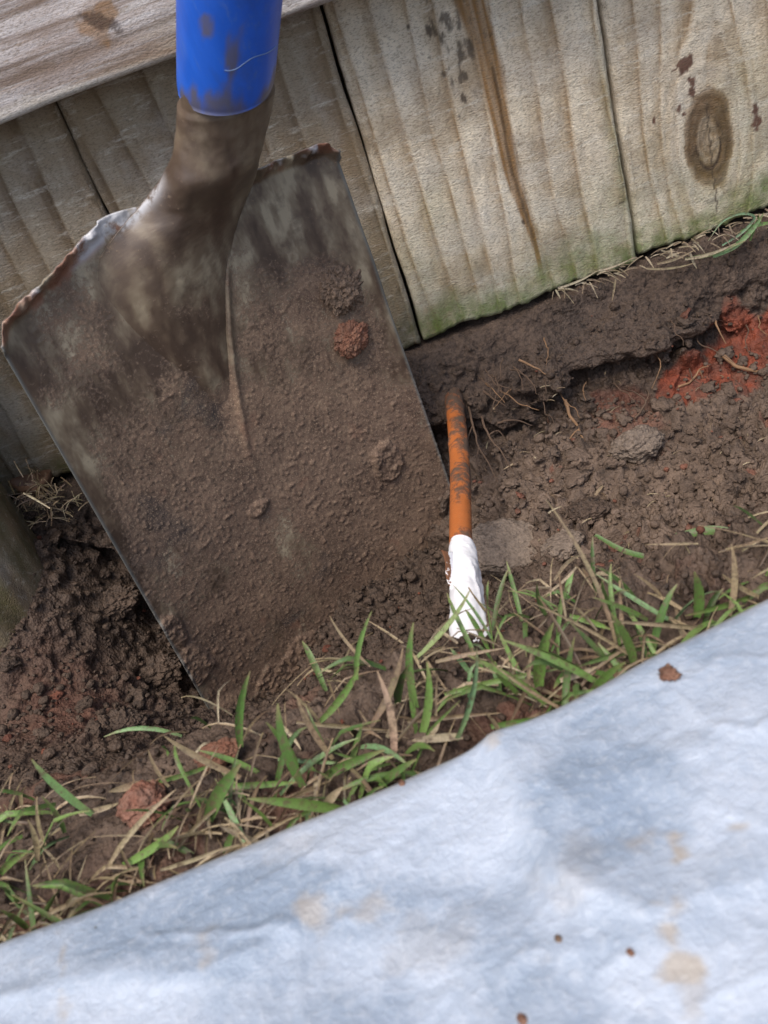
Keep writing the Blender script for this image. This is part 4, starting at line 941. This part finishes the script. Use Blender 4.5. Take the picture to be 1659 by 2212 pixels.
o = straw.build("dry_grass", SM); tag(o, "dead straw and clipped stems among the grass", "dry grass", kind='stuff')
# single long blades drooping into the trench
def single(name, pts, w, shade, lab, cat, mat=GM):
    B = Blades(); C = catmull([at(*p[:2], D=p[2]) for p in pts], 10); B.add(C, width(len(C), w, .2), shade, up=nrm(np.array([.2, -.5, .8]))); o = B.build(name, mat); return tag(o, lab, cat)
single("drooping_grass", [(1285, 1155, .375), (1350, 1190, .37), (1430, 1208, .365), (1500, 1208, .36), (1570, 1190, .355)], .0026, .3, "thin dark green grass blade arching over the trench floor", "grass blade")
single("drooping_grass", [(1460, 1158, .36), (1540, 1145, .355), (1600, 1158, .35), (1650, 1185, .345)], .0042, .25, "broad dark green blade arching at the right edge above the thin one", "grass blade")
# weed tuft at the right foot of the fence
wr = empty("grass_tuft", at(1600, 520, y=-.02)); tag(wr, "small tuft of half green grass against the fence foot under the knot", "grass tuft")
for (pts, w, s) in ((((1560, 530), (1600, 505), (1630, 470), (1600, 462), (1560, 480), (1530, 520)), .0014, .9), (((1540, 555), (1590, 530), (1630, 490), (1650, 460)), .0030, .8), (((1480, 560), (1540, 548), (1610, 520)), .0022, .95),
                    (((1600, 500), (1640, 485), (1680, 480)), .0022, .6), (((1620, 520), (1635, 480), (1640, 460)), .0016, .7)):
    B = Blades(); C = catmull([at(*p, y=-.018 - .006 * i / 4) for i, p in enumerate(pts)], 8); B.add(C, width(len(C), w, .25), s, up=nrm(np.array([0, -1, .5])))
    keep(B.build("leaf_blade", GM), wr)

# ------------------------------------------------------------------ roots
RM = M("root_bark", .7, .3); RM.col(RM.mix(RM.noise(200, 4), (.16, .085, .045), (.36, .22, .12))); RM.bump(RM.noise(900, 3), .5, .0005)
RM2 = M("muddy_root", .8, .3); RM2.col(RM2.mix(RM2.noise(200, 4), (.07, .045, .03), (.17, .11, .075))); RM2.bump(RM2.noise(900, 3), .5, .0005)
def root_thing(lab, main, w, branches=(), mat=None, y=-.03):
    r0 = None
    def tube(pts, w, parent):
        P = []
        for i, p in enumerate(pts):
            yy = p[2] if len(p) > 2 else y
            P.append(at(p[0], p[1], y=yy))
        C = catmull(P, 8); C = C + .0005 * np.stack([vnoise(C / .004 + j * 7, 3) for j in range(3)], 1)
        r = np.linspace(w, w * .35, len(C)) * .72; V, Fc, _, _ = sweep(C, r, r, EX + .1 * EY, 8)
        return make("root" if parent is None else "rootlet", V, Fc, mat or RM.m, parent)
    o = tube(main, w, None); tag(o, lab, "root")
    for b in branches: tube(b, w * .6, o)
    return o
root_thing("long orange brown root hanging down the middle of the trench wall", [(1222, 862, -.038), (1232, 900, -.045), (1250, 925, -.055), (1262, 955, -.065), (1276, 982, -.075)], .0016, [[(1250, 925, -.055), (1238, 940, -.058), (1225, 955, -.06)]])
root_thing("pale root lying across the red clay at the right edge", [(1562, 770, -.04), (1590, 790, -.045), (1625, 800, -.05), (1659, 805, -.05), (1700, 815, -.05)], .0019)
root_thing("forked root at the left end of the red clay", [(1465, 835, -.044), (1490, 826, -.046), (1510, 800, -.044), (1530, 790, -.044)], .0011, [[(1510, 800, -.044), (1520, 820, -.046)]])
root_thing("fine root dangling over the smooth red clay face", [(1545, 690, -.03), (1550, 710, -.036), (1568, 742, -.04)], .0011)
root_thing("thin root curling over the ledge right of the long hanging root", [(1372, 905, -.06), (1395, 870, -.055), (1375, 850, -.05), (1350, 840, -.05)], .0010, [[(1395, 870, -.055), (1400, 850, -.05), (1385, 830, -.05)]], RM2.m)
root_thing("short pale root on the wall above the long hanging root", [(1120, 778, -.028), (1150, 790, -.032), (1180, 808, -.036)], .0011)
for i, (lab, pts, br) in enumerate((
    ("muddy hair root hanging closest beside the orange conduit", [(1012, 880, -.030), (1022, 920, -.05), (1035, 965, -.062), (1060, 1010, -.07), (1075, 1040, -.075)], [[(1022, 920, -.05), (1010, 950, -.06), (1018, 985, -.06)], [(1035, 965, -.062), (1030, 1000, -.068), (1045, 1030, -.07)]]),
    ("muddy forked root above the hair roots beside the conduit", [(1045, 845, -.026), (1070, 862, -.036), (1095, 880, -.04)], [[(1070, 862, -.036), (1078, 830, -.034)], [(1070, 862, -.036), (1060, 890, -.04)]]),
    ("muddy branching root hanging second from the conduit", [(1040, 900, -.034), (1055, 940, -.05), (1085, 980, -.06), (1110, 1020, -.066)], [[(1055, 940, -.05), (1075, 930, -.05), (1090, 945, -.055)]]),
    ("thin level root across the wall right of the hair roots", [(1075, 912, -.036), (1110, 908, -.04), (1150, 918, -.044)], []))):
    root_thing(lab, pts, .0011, br, RM2.m)

for i in range(22):
    px = rng.uniform(1020, 1640) if i > 8 else rng.uniform(1010, 1120); py = 835 - (px - 1000) * .20 + rng.uniform(-70, 60) * (1 if px > 1120 else .6)
    pts = [(px, py, -.030)]; dx_ = rng.normal() * 10
    for j in range(4): dx_ += rng.normal() * 9; pts.append((pts[-1][0] + dx_ * .7 + 4, pts[-1][1] + rng.uniform(4, 22), -.034 - .008 * (j + 1)))
    o = root_thing("hair thin root hanging out of the dark trench wall", pts, .0006, [], RM2.m if i % 3 else RM.m); o['group'] = "hair roots hanging from the trench wall"

# ------------------------------------------------------------------ curled dead leaf by the post
def leaf():
    a = M("dead_leaf", .5, .4); n = a.noise(150, 4)
    a.col(a.mix(n, (.05, .022, .013), (.14, .085, .055))); a.bump(a.noise(400, 3), .4, .0005)
    c0 = at(78, 1052, y=-.035); nu, nv = 22, 14; V = []
    for i in range(nu):
        u = i / (nu - 1) * 2 - 1
        for j in range(nv):
            v = j / (nv - 1) * 2 - 1; hw = .0085 * (1 - u * u) ** .6 + .0004
            V.append(c0 + EX * (u * .013) + EZ * (-.0075 * math.cos(v * 1.7) * (hw / .0085) + .004 + .003 * u * u) + EY * (-math.sin(v * 1.9) * hw * .9 - .003 * u))
    V = np.array(V); V += .0006 * np.stack([vnoise(V / .004 + j, j) for j in range(3)], 1); f = grid_faces(nu, nv); nn = len(V)
    V2 = V + EZ * .0003 + EY * .0002
    o = make("dead_leaf", np.concatenate([V, V2]), np.concatenate([f, f[:, ::-1] + nn]), a.m); tag(o, "curled brown dead leaf at the fence foot between post and shovel", "dead leaf")
    B = Blades(); 
leaf()
